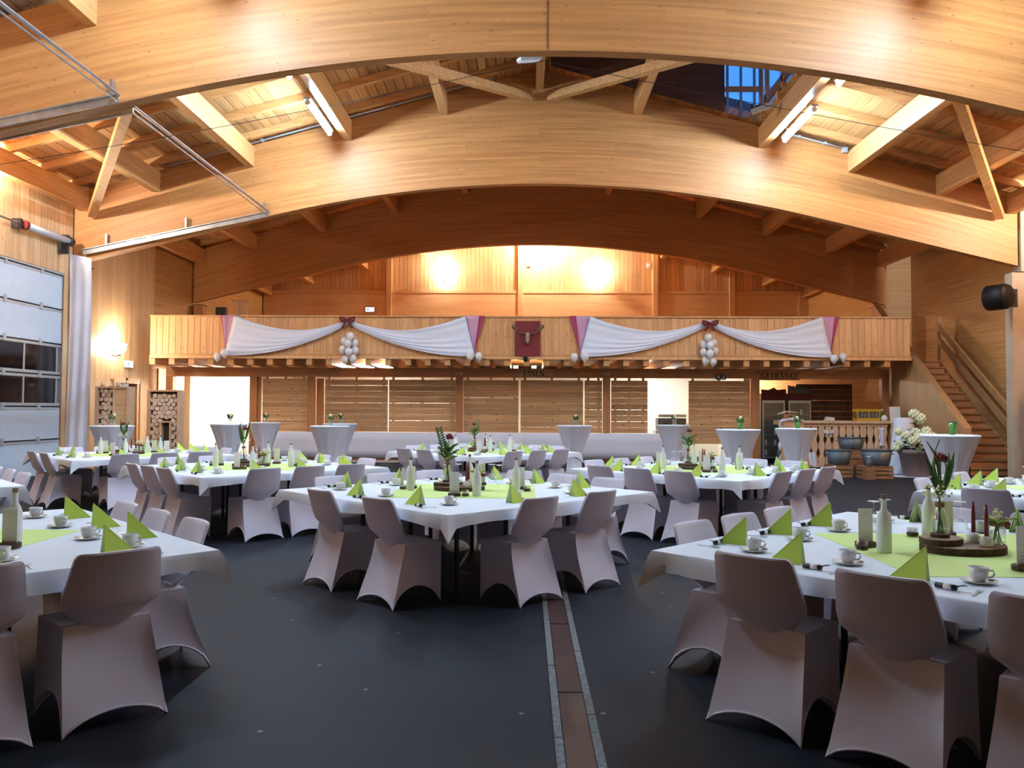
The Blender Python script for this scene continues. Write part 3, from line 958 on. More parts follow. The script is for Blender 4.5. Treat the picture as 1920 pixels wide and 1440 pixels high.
for i, xp in enumerate(POSTS):
    lb = ['post at the left end of the balcony', 'post right of the bright doorway', 'post left of the wide shutters', 'post left of the food sign', 'post right of the food sign', 'post left of the bar', 'post beside the stair'][i]
    tag(MB().box(xp - .1, xp + .1, 22.3, 22.5, 0, 2.374).build('balcony_post', 'brownZ'), 'red brown timber ' + lb, 'post', 'posts under the balcony', 'thing')

# shutters of knotty planks
def shutter(x0, x1, z0, z1, mat, label, gapx=False, y=22.42):
    t = empty('shutter', label, 'shutter', ((x0 + x1) / 2, y, z0), group='plank shutters under the balcony')
    n = max(3, round((z1 - z0) / .163))
    h = (z1 - z0) / n
    w = (x1 - x0) / 2
    for k in range(n):
        gap = random.choice((.003, .003, .003, .006, .014))
        MB().box(-w, w, 0, .022, k * h, (k + 1) * h - gap).build('plank', mat, t)
    for xx in ([-w + .12, 0, w - .12] if w > .5 else [-w + .1, w - .1]):
        MB().box(xx - .035, xx + .035, .024, .05, 0, 2.374 - z0 if y < 23 else z1 - z0).build('batten', mat, t)
    return t


shutter(-7.40, -6.12, .84, 2.34, 'shutter', 'narrow plank shutter between the bright doorway and the wide shutters')
shutter(-5.64, -3.86, .84, 2.31, 'shutter', 'wide plank shutter right behind the pair of bar tables')
shutter(-3.83, -1.95, .84, 2.31, 'shutter', 'plank shutter left of the post next to the food sign')
shutter(-1.73, -.19, .84, 2.31, 'shutter', 'plank shutter below the left half of the food sign')
shutter(-.13, 1.62, .84, 2.31, 'shutter', 'plank shutter below the right half of the food sign')
shutter(1.66, 2.15, .84, 2.31, 'shutter', 'narrow plank shutter left of the post by the lone bar table')
shutter(2.40, 3.42, .84, 2.31, 'shutter', 'plank shutter left of the kitchen hatch')
shutter(4.56, 6.26, .55, 2.31, 'shutter', 'plank shutter with light slots right of the kitchen hatch, under the green sign')
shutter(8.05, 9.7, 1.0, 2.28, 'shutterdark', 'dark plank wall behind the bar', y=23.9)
tag(MB().box(-5.88, -5.66, 22.44, 22.48, .84, 2.33).build('jamb_board', 'brownZ'), 'dark jamb board left of the wide shutters', 'board')
tag(MB().box(-7.53, -7.44, 22.36, 22.46, 0, 2.36).build('jamb_board', 'brownZ'), 'jamb board beside the bright doorway', 'board')
# the counter and its white cloth
ct = MB().box(-7.45, 4.45, 22.2, 22.28, .06, .80).build('serving_counter', 'brown')
tag(ct, 'long low serving counter under the shutters, hidden by a white cloth', 'counter')
CCR = [(.155, .83), (.04, .83), (.0, .82), (0, .6), (0, .35), (0, .13)]
def cc(u, v):
    dy, z = CCR[round(v * 5)]
    return (-7.5 + 12.0 * u, 22.14 + dy - (.015 * math.sin(u * 46) * v if v > .5 else 0), z)
c_ = MB().grid(cc, 120, 5).build('counter_cloth', 'sheet', None, True)
sol = c_.modifiers.new('thickness', 'SOLIDIFY'); sol.thickness = .004
tag(c_, 'long white cloth hanging in front of the serving counter', 'cloth')

# rooms behind: lit passage, kitchen, bar
rm = empty('wall_service', kind='structure')
MB().box(-10.4, 6.2, 25.8, 25.9, 0, 2.6).build('rear_wall', 'white', rm)
MB().box(6.2, 11.9, 25.8, 25.9, 0, 2.6).build('rear_wall', 'brown', rm)
MB().box(-7.62, -7.56, 22.52, 25.8, 0, 2.6).build('partition', 'white', rm)
MB().box(6.2, 6.3, 22.52, 25.8, 0, 2.6).build('partition', 'white', rm)
MB().box(-9.88, -9.70, 23.0, 23.2, 0, 2.6).build('pier', 'creamwall', rm)
MB().box(-10.42, -10.40, 22.52, 25.8, 0, 2.6).build('lining', 'white', rm)
d3 = empty('door_3', kind='structure', loc=(-8.7, 25.78, 0))
MB().box(0, 1.0, -.05, 0, 0, 2.05).build('leaf', 'white', d3)
MB().box(-.08, 0, -.07, 0, 0, 2.13).build('jamb', 'alu', d3)
MB().box(1.0, 1.08, -.07, 0, 0, 2.13).build('jamb', 'alu', d3)
MB().box(.88, .96, -.1, -.05, 1.0, 1.03).build('handle', 'steel', d3)


def room_lamp(x, y, label, ln_=1.2, mat='roomlamp', z=2.59):
    t = empty('room_lamp', label, 'lamp', (x, y, z), group='lamps in the back rooms')
    MB().box(-.06, .06, -ln_ / 2, ln_ / 2, -.02, .03).build('diffuser', mat, t)
    MB().box(-.07, .07, -ln_ / 2 - .02, ln_ / 2 + .02, .03, .045).build('housing', 'alu', t)


room_lamp(-8.6, 23.6, 'tube lamp in the bright passage at the left')
room_lamp(-8.2, 24.9, 'rear tube lamp in the bright passage at the left', .8)
for i, x in enumerate((-4.98, -4.46, -3.94)):
    room_lamp(x, 23.2, ['left', 'middle', 'right'][i] + ' kitchen tube lamp between joists behind the left balloon cluster', .9, z=2.68)
room_lamp(3.6, 24.2, 'kitchen tube lamp behind the hatch')
for i, x in enumerate((-.28, .25)):
    room_lamp(x, 23.1, ['left', 'right'][i] + ' warm lamp between joists above the food sign', .5, 'warmlamp', z=2.70)
room_lamp(7.6, 25.0, 'tube lamp behind the drinks fridges', .6)
# kitchen machine
t = empty('coffee_machine', 'grey steel kitchen machine seen through the hatch', 'kitchen machine', (4.3, 23.5, 0))
MB().box(-.5, .4, -.1, .4, 0, .9).build('cabinet', 'alu', t)
MB().box(-.42, .4, -.05, .4, .9, 1.25).build('body', 'zinc', t)
MB().box(-.40, .4, -.06, .4, 1.28, 1.36).build('hood', 'galv', t)
MB().box(-.3, -.1, -.07, -.05, 1.0, 1.1).build('panel', 'dark', t)

# ------------------------------------------------------------------ signs
t = empty('food_sign', 'wooden sign reading ESSEN on the beam below the antlers', 'sign', (.24, 22.27, 2.49))
MB().box(-.56, .56, 0, .028, -.125, .125).build('board', 'signboard', t)
text('ESSEN', .155, 'letters', t, -.078)
t = empty('drinks_sign', 'dark wooden sign reading GETRÄNKE on the beam above the bar', 'sign', (7.05, 22.27, 2.45))
MB().box(-.56, .56, 0, .028, -.125, .125).build('board', 'brown', t)
text('GETRÄNKE', .155, 'letters', t, -.085)
t = empty('escape_sign', 'green escape sign with arrow and running figure on the beam', 'sign', (5.44, 22.28, 2.41))
MB().box(-.15, .0, -.0, .018, -.075, .075).build('arrow_plate', 'signgreen', t)
MB().box(.015, .13, -.0, .018, -.075, .075).build('figure_plate', 'signgreen', t)
MB().prism([(-.09, .05), (-.06, .05), (-.06, 0), (-.03, 0), (-.075, -.05), (-.12, 0), (-.09, 0)], 'Y', -.004, 0).build('arrow', 'signwhite', t)
MB().prism([(.05, .02), (.085, .03), (.08, -.01), (.105, -.06), (.09, -.062), (.065, -.02), (.045, -.055), (.03, -.05), (.05, -.01)], 'Y', -.004, 0).ball((.07, -.002, .047), .013, 8, 5, sy=.2).build('running_figure', 'signwhite', t)

# ------------------------------------------------------------------ balcony decorations
def swag(mirror, u, v):
    """u 0..1 along from the outer end to the knot; v 0..1 top to bottom"""
    xo_t, xo_b, xk = mirror
    top = lambda a: (xo_t + (xk - xo_t) * a, 3.93 - .62 * (1 - (1 - a) ** 2.0) * (1 - .62 * a ** 2) * 1.0 + .14 * a ** 4)
    bot = lambda a: (xo_b + (xk - xo_b) * a, 2.86 + .02 * a + .83 * a ** 2.2)
    tx, tz = top(u)
    bx, bz = bot(u)
    x = tx + (bx - tx) * v
    z = tz + (bz - tz) * v
    f = .035 * math.sin(v * 5 * 2 * PI * .5 + u * 1.3) * (1 - .35 * u) + .02 * math.sin(v * 23 + u * 5)
    sag = -.05 * math.sin(PI * u) * math.sin(PI * v)
    return (x, GY - .10 - abs(f) - .03 * (1 - v), z + sag)


def swag_set(x_l, x_k, x_r, side, in_l, in_r):
    t = empty('fabric_swag', f'white fabric swag with magenta tulle ends on the {side} half of the balcony', 'drape', group='white swags on the balcony')
    for xt, xb in ((x_l + .26, x_l), (x_r - .26, x_r)):
        d = MB().grid(lambda u, v: swag((xt, xb, x_k), u, v), 26, 22).build('drape', 'sheet', t, True)
        s = d.modifiers.new('thickness', 'SOLIDIFY'); s.thickness = .006
    for x, sg, w0 in ((x_l, 1, in_l), (x_r, -1, in_r)):
        def strip(u, v, a, b, c, dd):
            xx = a + (b - a) * u
            xe = c
            return (xx + (xe - xx) * v, dd - .012 * math.sin(u * 9), 3.94 - 1.0 * v)
        g = MB().grid(lambda u, v: strip(u, v, x - sg * .1, x + sg * .28, x + sg * .02, GY - .075), 10, 10).build('tulle', 'tulle2', t, True)
        s = g.modifiers.new('thickness', 'SOLIDIFY'); s.thickness = .004
        g = MB().grid(lambda u, v: strip(u, v, x - sg * (.12 + w0), x - sg * .0, x + sg * .02, GY - .07), 10, 10).build('tulle', 'tulle', t, True)
        s = g.modifiers.new('thickness', 'SOLIDIFY'); s.thickness = .004


swag_set(-7.92, -4.66, -1.32, 'left', .0, .12)
swag_set(1.42, 4.79, 7.96, 'right', .14, .1)


def bow(loc, s, mat, label, cat='bow', name='ribbon_bow', group=None):
    t = empty(name, label, cat, loc, group=group)
    for sg in (-1, 1):
        MB().grid(lambda u, v: (sg * s * (.12 + .5 * math.sin(PI * u) * (.6 + .4 * u)) * (1 if u > .02 else .2), -.03 - .05 * math.sin(PI * v) * s, s * (.42 * (u - .35)) * (.35 + math.sin(PI * min(1, u * 1.05))) + s * .16 * (v - .5)), 12, 4).build('loop', mat, t, True)
        MB().grid(lambda u, v: (sg * s * (.04 + .28 * u + .16 * (v - .5) * (0.4 + u)), -.02 - .02 * math.sin(6 * u), -s * .5 * u), 6, 3).build('tail', mat, t, True)
    MB().ball((0, -.04, 0), .13 * s, 8, 6).build('knot', mat, t, True)
    for c in t.children:
        if len(c.data.polygons) < 49 and not c.name.startswith('knot'):
            m_ = c.modifiers.new('thickness', 'SOLIDIFY'); m_.thickness = .004
    return t


bow((-4.66, GY - .2, 3.80), .40, 'bow', 'dark red bow at the middle of the left swag', group='dark red bows on the balcony')
bow((4.79, GY - .2, 3.73), .40, 'bow', 'dark red bow at the middle of the right swag', group='dark red bows on the balcony')

bal_root = empty('balloon', 'white balloon', 'balloon')
MB().lathe([(.0, -.135), (.012, -.13), (.008, -.12), (.045, -.10), (.08, -.055), (.098, 0), (.092, .055), (.065, .09), (.03, .108), (0, .112)], 14).build('skin', 'balloon', bal_root, True)
MB().lathe([(.012, -.145), (.004, -.135), (.012, -.13)], 8).build('knot', 'balloon', bal_root)
BAL = Proto(bal_root)
W8 = [('topmost', .06, .40), ('upper left', -.12, .28), ('upper right', .15, .24), ('centre', -.0, .20), ('left', -.17, .06), ('right', .16, .03), ('middle', .02, -.015), ('lower left', -.11, -.205), ('lower right', .10, -.18)]
for nm, xx in (('left', -4.62), ('right', 4.78)):
    for k, (w, dx, dz) in enumerate(W8):
        if nm == 'right':
            dz = dz - .02; dx = -dx * .9
            w = w.replace('left', '#').replace('right', 'left').replace('#', 'right')
        o = BAL.put((xx + dx, GY - .155 - (.15 if k in (0, 3, 6) else 0.0), 2.97 + dz), random.uniform(0, 6), f'white balloon, {w} one of the {nm} balloon cluster on the balcony', 'balloons on the balcony')
for xx, zz, yy, w in ((-8.10, 2.83, 0.13, 'lower left balloon at the left end of the left swag'), (-7.87, 2.92, 0.25, 'upper right balloon at the left end of the left swag'),
                  (-1.44, 2.86, 0.25, 'left balloon at the right end of the left swag'), (-1.22, 2.86, 0.13, 'right balloon at the right end of the left swag'),
                  (1.28, 2.85, 0.13, 'left balloon at the left end of the right swag'), (1.55, 2.85, 0.21, 'right balloon at the left end of the right swag'),
                  (7.98, 2.83, 0.21, 'left balloon at the right end of the right swag'), (8.24, 2.87, 0.13, 'right balloon at the right end of the right swag')):
    BAL.put((xx, GY - yy, zz), random.uniform(0, 6), 'white ' + w, 'balloons on the balcony')

# trophy board
t = empty('trophy_board', 'dark red board with a pale deer skull and antlers at the balcony centre', 'trophy', (.055, GY - .022, 2.876))
MB().box(-.335, .335, -.03, 0, 0, .93).build('board', 'redboard', t)
sk = MB()
sk.grid(lambda u, v: ((.075 * math.sin(PI * min(1, .12 + v * 1.0)) ** .6 * (1.0 - .48 * v) * math.cos(2 * PI * u)), -.085 + .055 * math.sin(2 * PI * u), .58 - .30 * v + .0), 12, 10, wrap=True)
sk.ball((0, -.085, .56), .062, 10, 6, sz=1.1)
sk.build('skull', 'bone', t, True)
MB().ball((-.036, -.13, .49), .018, 8, 5).ball((.036, -.13, .49), .018, 8, 5).ball((0, -.125, .34), .014, 8, 5, sz=1.8).build('socket', 'bark', t, True)
for s in (-1, 1):
    g = MB().tube([(s * .05, -.09, .58), (s * .16, -.11, .60), (s * .25, -.13, .63), (s * .33, -.13, .74), (s * .40, -.12, .82)], [.018, .017, .016, .02, .008], 8)
    g.tube([(s * .25, -.13, .63), (s * .25, -.17, .70), (s * .26, -.18, .77)], [.012, .010, .004], 6)
    g.tube([(s * .20, -.11, .61), (s * .22, -.17, .56), (s * .21, -.2, .60)], [.012, .009, .003], 6)
    g.prism([(s * .31, .70), (s * .36, .70), (s * .42, .74), (s * .43, .83), (s * .39, .80), (s * .375, .84), (s * .35, .78), (s * .31, .78)], 'Y', -.135, -.115)
    g.build('antler', 'antler', t, True)
t = empty('spotlight', 'small black spotlight hanging under the trophy board', 'lamp', (.0, GY - .10, 2.79))
MB().lathe([(.04, -.06), (.055, .0), (.05, .05), (.0, .06)], 12).build('can', 'darkplastic', t, True)
MB().box(-.06, .06, -.03, .05, .045, .07).build('clamp', 'dark', t)
MB().lathe([(.0, -.062), (.035, -.061)], 10, (0, 0, 0)).build('lens', 'signwhite', t)

# ------------------------------------------------------------------ gallery oddments
t = empty('coat_stand', 'row of upright slats with small hooks at the left gallery end', 'rack', (-8.15, 22.6, 2.932))
for k in range(4):
    MB().box(-.18 + k * .11, -.10 + k * .11, 0, .03, 0, 1.6).build('slat', 'boardZ', t)
MB().box(-.22, .28, -.02, .05, 1.6, 1.64).build('cap', 'boardZ', t)
tag(MB().box(-9.55, -9.25, 24.4, 24.6, 2.932, 4.6).build('gallery_cabinet', 'dark'), 'tall black cabinet at the left gallery end below the beam', 'cabinet')
for xx, zz, lb in ((-5.08, 7.7, 'small white sensor right of the left gallery post'), (.12, 7.25, 'small white sensor right of the centre gallery post'), (4.85, 7.2, 'small white box left of the right gallery post')):
    tag(MB().box(-.06, .06, -.06, 0, -.1, .1).ball((0, -.07, 0), .035, 8, 5).build('wall_sensor', 'paper', None, False, (xx, Y1 - .0, zz)), lb, 'sensor', 'white sensors on the gallery wall')
tag(MB().ball((-4.0, Y1 - .5, 7.72), .1, 12, 8).tube([(-4.0, Y1 - .5, 7.8), (-4.0, Y1 - .5, ztop(-4.0) - .52)], .008, 5).build('ball_lamp', 'sconce', None, True), 'small glowing ball lamp under the beam at the gallery', 'lamp')

# ------------------------------------------------------------------ staircase at the right
st = empty('staircase', 'timber staircase rising beside the right wall to the balcony', 'stairs', kind='thing')
NST, RISE, RUN = 16, 2.9 / 16, .245
SX0, SX1, SY0 = 10.33, 11.55, 18.75
for k in range(NST):
    ya = SY0 + RUN * k
    MB().box(SX0, SX1, ya, ya + RUN + .02, RISE * (k + 1) - .045, RISE * (k + 1)).build('tread', 'stairX', st)
    MB().box(SX0, SX1, ya + .04, ya + .06, RISE * k, RISE * (k + 1) - .045).build('riser', 'brown', st)
YE = SY0 + RUN * NST
sl = RISE / RUN
cuts = [18.7, 19.6, 20.5, 21.5, 22.6]
for a, b in zip(cuts, cuts[1:]):
    za, zb = 1.02 + (a - 18.7) * sl, 1.02 + (b - 18.7) * sl
    MB().prism([(a + .004, 0), (b - .004, 0), (b - .004, zb), (a + .004, za)], 'X', 10.18, 10.25).build('side_board', 'stair', st)
MB().prism([(22.604, 2.3), (23.4, 2.75), (23.4, 1.02 + 4.7 * sl), (22.604, 1.02 + 3.904 * sl)], 'X', 10.18, 10.25).build('side_board', 'stair', st)
MB().prism([(18.66, .90), (18.66, 1.10), (23.42, 1.1 + 4.76 * sl), (23.42, .9 + 4.76 * sl)], 'X', 10.12, 10.30).build('cap_rail', 'stair', st)
MB().prism([(SY0, 0), (SY0 + .3, 0), (YE, 2.68), (YE, 2.98), (SY0, .12)], 'X', 11.555, 11.60).build('stringer', 'stair', st)
for o_, w in ((.95, .2), (.55, .2)):
    MB().prism([(SY0 + .0, o_), (YE - .1, o_ + (YE - SY0 - .1) * sl), (YE - .1, o_ + w + (YE - SY0 - .1) * sl), (SY0 + .0, o_ + w)], 'X', 11.56, 11.62).build('handrail', 'stair', st)
MB().box(11.55, 11.65, YE - .12, YE - .02, 2.9, 4.15).build('rail_post', 'stair', st)
MB().box(11.55, 11.65, SY0 + .02, SY0 + .12, 0, 1.2).build('rail_post', 'stair', st)
pn = empty('side_cabinet', 'plain wooden cabinet at the right edge before the stair', 'cabinet', (11.28, 17.6, 0))
MB().box(-.2, .6, -.2, .2, 0, 2.0).build('body', 'plyX', pn)
MB().box(-.22, .62, -.22, .22, 2.0, 2.03).build('top', 'bar', pn)
MB().box(-.17, .2, -.215, -.2, .05, 1.95).build('door', 'plyX', pn)
t = empty('table_lamp', 'small white lamp shade on the side cabinet at the right edge', 'lamp', (11.32, 17.55, 2.03))
MB().lathe([(.08, 0), (.09, .02), (.02, .03), (.015, .06)], 12).build('base', 'dark', t)
MB().lathe([(.10, .06), (.055, .22)], 14).build('shade', 'paper', t, True)
t = empty('heater_fan', 'black drum shaped fan mounted high on the right column', 'fan', (10.42, 17.75, 4.0))
drum = MB().lathe([(.25, -.22), (.285, -.20), (.285, .16), (.24, .24), (.13, .27)], 24).build('drum', 'darkplastic', t, True)
drum.matrix_local = Matrix.Rotation(math.radians(28), 4, 'Z') @ Matrix.Rotation(PI / 2, 4, 'X')
g = MB()
for r in (.06, .13, .19, .25):
    g.tube([(r * math.cos(a * PI / 10), r * math.sin(a * PI / 10), -.23) for a in range(20)], .006, 5, True)
g = g.build('guard', 'dark', t); g.matrix_local = drum.matrix_local @ Matrix.Rotation(PI, 4, 'X')
MB().box(.15, .49, .1, .2, -.2, .2).build('bracket', 'dark', t)

# ------------------------------------------------------------------ bar
ba = empty('bar_counter', 'pale wooden bar with sawn balusters under the drinks sign', 'bar', (7.35, 21.3, 0))
MB().box(-.05, 2.25, -.12, .45, 1.155, 1.225).build('top', 'bar', ba)
MB().box(0, 2.2, -.06, .0, 1.07, 1.155).build('upper_rail', 'bar', ba)
MB().box(0, 2.2, -.06, .0, .0, .1).build('lower_rail', 'bar', ba)
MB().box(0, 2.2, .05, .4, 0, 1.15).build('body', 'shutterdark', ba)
hw = [(.1, .08), (.24, .083), (.33, .042), (.38, .042), (.50, .08), (.60, .08), (.70, .045), (.76, .045), (.88, .08), (.98, .08), (1.07, .065)]
bmesh_ = MB().prism([(-w, z) for z, w in hw] + [(w, z) for z, w in reversed(hw)], 'Y', -.05, -.02).mesh('baluster', 'bar')
for k in range(12):
    obj('baluster', bmesh_, ba, (.1 + k * .182, 0, 0))
# left end of the bar draped with white garland
g = empty('draped_bar_end', 'rounded slatted end of the bar draped with white fabric', 'bar', (6.86, 20.9, 0))
pts = [(-.05 + .42 * u, .02 + .3 * u) for u in (0, .25, .5, .75, 1)]
for k in range(9):
    u = k / 8
    MB().box(-.22 + .075 * k, -.22 + .075 * k + .065, .18 * u, .18 * u + .02, 0, 1.17 + .06 * math.sin(PI * u)).build('slat', 'bar', g)
path = [(-.26, -.03, .05 + .109 * k) for k in range(11)] + [(-.24 + .07 * k, -.04 + .02 * k, 1.21 + .05 * math.sin(PI * k / 9)) for k in range(10)]
MB().tube([(p[0] + .012 * math.sin(i * 2.3), p[1], p[2]) for i, p in enumerate(path)], [.035 + .012 * math.sin(i * 1.7) for i in range(len(path))], 8).build('garland', 'sheet', g, True)
MB().grid(lambda u, v: (.42 + .2 * u + .06 * v, -.12 + .03 * math.sin(u * 14), .42 - .40 * v * (.8 + .2 * u)), 10, 6).build('fabric_tail', 'sheet', g, True)
tag(MB().box(9.63, 10.1, 21.25, 21.7, 0, 1.12).box(9.60, 10.12, 21.2, 21.72, 1.12, 1.16).build('bar_end_cabinet', 'plyX'), 'plain wooden cabinet with dark top between bar and stair', 'cabinet')
bow((7.98, 21.2, .92), .24, 'sheet', 'white bow on the upper part of the bar balusters', group='white bows on the bar')
bow((8.66, 21.2, .62), .24, 'sheet', 'white bow low on the bar balusters above the tubs', group='white bows on the bar')
gf = MB().grid(lambda u, v: (9.36 + .16 * (u - .5) * (1 - .4 * math.sin(2 * PI * v) ** 2), 21.19 - .03 * math.sin(u * 12), 1.05 - .5 * v), 10, 10).build('white_scarf', 'sheet', None, True)
sl_ = gf.modifiers.new('thickness', 'SOLIDIFY'); sl_.thickness = .004
tag(gf, 'white scarf gathered on the right end of the bar', 'scarf')

# on the bar
ZB = 1.225
t = empty('bottle_crate', 'yellow plastic crate of clear bottles on the bar', 'crate', (9.1, 21.52, ZB))
MB().box(-.3, .3, -.16, .16, 0, .07).build('lower_band', 'yellow', t)
MB().box(-.3, .3, -.16, -.14, .24, .31).box(-.3, .3, .14, .16, .24, .31).build('upper_band', 'yellow', t)
for k in range(6):
    MB().lathe([(.04, .07), (.04, .24), (.015, .29), (.015, .31)], 10, (-.25 + k * .1, -.08, 0)).build('bottle', 'bottleglass', t, True)
for k in range(3):
    MB().box(-.3 + k * .29, -.28 + k * .29, -.165, -.14, .07, .24).build('rib', 'yellow', t)
t = empty('birdhouse', 'small wooden house box on the bar before the fridge', 'box', (7.05, 21.55, ZB))
MB().box(-.16, .16, -.1, .1, 0, .17).build('body', 'crate', t)
MB().prism([(-.26, .16), (-.08, .22), (.22, .2), (.22, .22), (-.08, .25), (-.26, .19)], 'Y', -.14, .14).build('roof', 'bar', t)
MB().box(-.02, .06, -.11, -.1, .03, .13).build('opening', 'bark', t)
MB().box(6.7, 7.3, 21.3, 21.75, 1.12, ZB - .001).build('bar_shelf', 'bar', ba).matrix_parent_inverse = Matrix.Translation((-7.35, -21.3, 0))
t = empty('napkin_stack', 'leaning stack of white paper packs on the bar', 'papers', (8.05, 21.4, ZB))
for k in range(3):
    MB().beam((-.1 + .02 * k, 0, .02 + .035 * k), (.14, 0, .02 + .022 * k), .14, .025).build('pack', 'paper', t)
t = empty('menu_stand', 'white menu sheet on a stand at the right end of the bar', 'menu', (9.80, 21.35, 1.16))
MB().beam((0, .0, .01), (0, .06, .44), .28, .008, (0, -1, 0)).build('sheet', 'paper', t)
MB().box(-.15, .15, -.05, .08, 0, .012).build('foot', 'dark', t)
t = empty('white_jar', 'small white round jar beside the menu sheet on the bar', 'jar', (9.49, 21.33, ZB))
MB().lathe([(.05, 0), (.08, .04), (.08, .09), (.05, .13), (.02, .15), (0, .15)], 12).build('body', 'china', t, True)
MB().lathe([(.052, .13), (.055, .14), (.0, .16)], 12).build('lid', 'china', t, True)


# ------------------------------------------------------------------ plants in glasses
def small_vase(name, label, cat, loc, green='green', h=.14, tall=.24, seed=1, rz=0, group=None):
    t = empty(name, label, cat, loc, rz, group)
    MB().lathe([(.035, 0), (.045, .01), (.05, h), (.045, h), (.038, .02), (0, .015)], 12).build('glass', green, t, True)
    r = random.Random(seed)
    g = MB()
    for k in range(7):
        a = r.random() * 6.28
        g.leaf((.01 * math.cos(a), .01 * math.sin(a), h * .7), (math.cos(a) * .5, math.sin(a) * .5, 1), (-math.sin(a), math.cos(a), .1), tall * .6, .05)
    g.build('leaves', 'leaf', t)
    MB().ball((.02, 0, tall * .85), .035, 8, 6).build('blossom', 'cream', t, True)
    MB().tube([(0, 0, .03), (.02, 0, tall * .8)], .004, 5).build('stem', 'leaf', t)
    return t


small_vase('posy_glass', 'small posy with white blossom behind the yellow crate on the bar', 'flowers', (9.53, 21.6, ZB), 'glass', .12, .34, 3)

# fridges
def fridge(x, label, w=.7, rows=5):
    t = empty('drinks_fridge', label, 'fridge', (x, 23.2, 0), group='drinks fridges')
    MB().box(0, w, 0, .6, 0, 1.98).build('body', 'fridge', t)
    d = MB().box(.03, w - .03, -.04, 0, .12, .16).box(.03, w - .03, -.04, 0, 1.70, 1.78).box(.03, .07, -.04, 0, .16, 1.7).box(w - .07, w - .03, -.04, 0, .16, 1.7).build('door_frame', 'alu', t)
    MB().box(.07, w - .07, -.012, -.002, .16, 1.7).build('interior', 'fridgein', t)
    MB().box(.07, w - .07, -.034, -.028, .16, 1.7).build('door_glass', 'glass', t)
    for k in range(rows):
        z = .2 + k * .29
        MB().box(.07, w - .07, -.027, -.012, z, z + .012).build('shelf', 'alu', t)
        for j in range(6):
            MB().box(.1 + j * .088, .16 + j * .088, -.026, -.014, z + .012, z + .16).build('bottle', random.choice(['bottleglass', 'paper', 'crate', 'bottleglass']), t)
    MB().box(.0, w, -.03, 0, 1.80, 1.98).build('header', 'banner', t)
    MB().box(w - .12, w - .08, -.08, -.04, .9, 1.2).build('handle', 'alu', t)
    return t


fridge(6.8, 'left drinks fridge with lit shelves behind the bar')
fridge(7.55, 'right drinks fridge behind the wooden house box')
t = empty('banner', 'wine red pennants lying along the tops of the fridges', 'banner', (6.8, 23.15, 1.98))
MB().prism([(0, 0), (.72, 0), (.7, .13), (.45, .1), (.36, .17), (.2, .1), (0, .12)], 'Y', 0, .02).build('pennant', 'banner', t)
MB().prism([(.76, 0), (1.4, 0), (1.4, .14), (1.25, .15), (1.12, .26), (1.0, .16), (.76, .24)], 'Y', 0, .02).build('pennant', 'fridge', t)
for k in range(7):
    MB().lathe([(.02, .14), (.03, .2), (0, .23)], 6, (.84 + k * .08, .01, 0)).build('bauble', 'dark', t)

# ------------------------------------------------------------------ zinc tubs on crates
def tub(loc, rx, ry, h, label):
    t = empty('zinc_tub', label, 'tub', loc, group='zinc tubs by the bar')
    MB().lathe([(.74, 0), (.78, .02), (1, h), (.97, h), (.75, .03), (0, .025)], 28, (0, 0, 0), rx, ry).build('body', 'zinc', t, True)
    MB().tube([(rx * 1.0 * math.cos(a * PI / 14), ry * math.sin(a * PI / 14), h) for a in range(28)], .012, 6, True).build('rim', 'zinc', t, True)
    for s in (-1, 1):
        MB().tube([(s * rx * .96, -.07, h * .75), (s * (rx + .025), -.05, h * .75), (s * (rx + .025), .05, h * .75), (s * rx * .96, .07, h * .75)], .009, 6).build('handle', 'zinc', t)


def crate(loc, w, d, h, label):
    t = empty('slatted_crate', label, 'crate', loc, group='wooden crates by the bar')
    for s in (-1, 1):
        for u in (-1, 1):
            MB().box(s * w / 2 - (.03 if s > 0 else 0), s * w / 2 + (.03 if s < 0 else 0), u * d / 2 - (.03 if u > 0 else 0), u * d / 2 + (.03 if u < 0 else 0), 0, h).build('corner_post', 'crate', t)
    n = 3
    for k in range(n):
        z0, z1 = k * h / n + .008, (k + 1) * h / n - .012
        for u in (-1, 1):
            MB().box(-w / 2, w / 2, u * (d / 2 + .008) - .008, u * (d / 2 + .008) + .008, z0, z1).build('slat', 'crate', t)
            MB().box(u * (w / 2 + .008) - .008, u * (w / 2 + .008) + .008, -d / 2, d / 2, z0, z1).build('slat', 'crate', t)
    MB().box(-w / 2, w / 2, -d / 2, d / 2, h, h + .012).build('lid', 'crate', t)


crate((6.98, 18.0, 0), .46, .4, .27, 'narrow slatted crate under the left zinc tub')
tub((6.99, 18.0, .283), .285, .25, .32, 'left zinc tub on the narrow crate')
crate((7.65, 17.75, 0), .66, .42, .27, 'wide slatted crate under the front zinc tub')
tub((7.72, 17.75, .283), .345, .26, .34, 'front right zinc tub on the wide crate')
crate((7.55, 18.62, 0), .55, .45, .58, 'tall crate behind the front zinc tub')
tub((7.52, 18.62, .593), .31, .26, .27, 'rear zinc tub standing higher than the other two')
t = empty('milk_can', 'small grey milk can before the wide crate tub', 'can', (7.42, 17.43, 0))
MB().lathe([(.06, 0), (.065, .01), (.065, .13), (.04, .17), (.05, .20), (0, .2)], 14, (0, 0, .28)).build('body', 'zinc', t, True)
MB().lathe([(.05, .2), (.052, .22), (.0, .23)], 12, (0, 0, .28)).build('lid', 'pipe', t, True)
MB().box(-.1, .1, -.07, .07, 0, .279).build('block', 'crate', t)

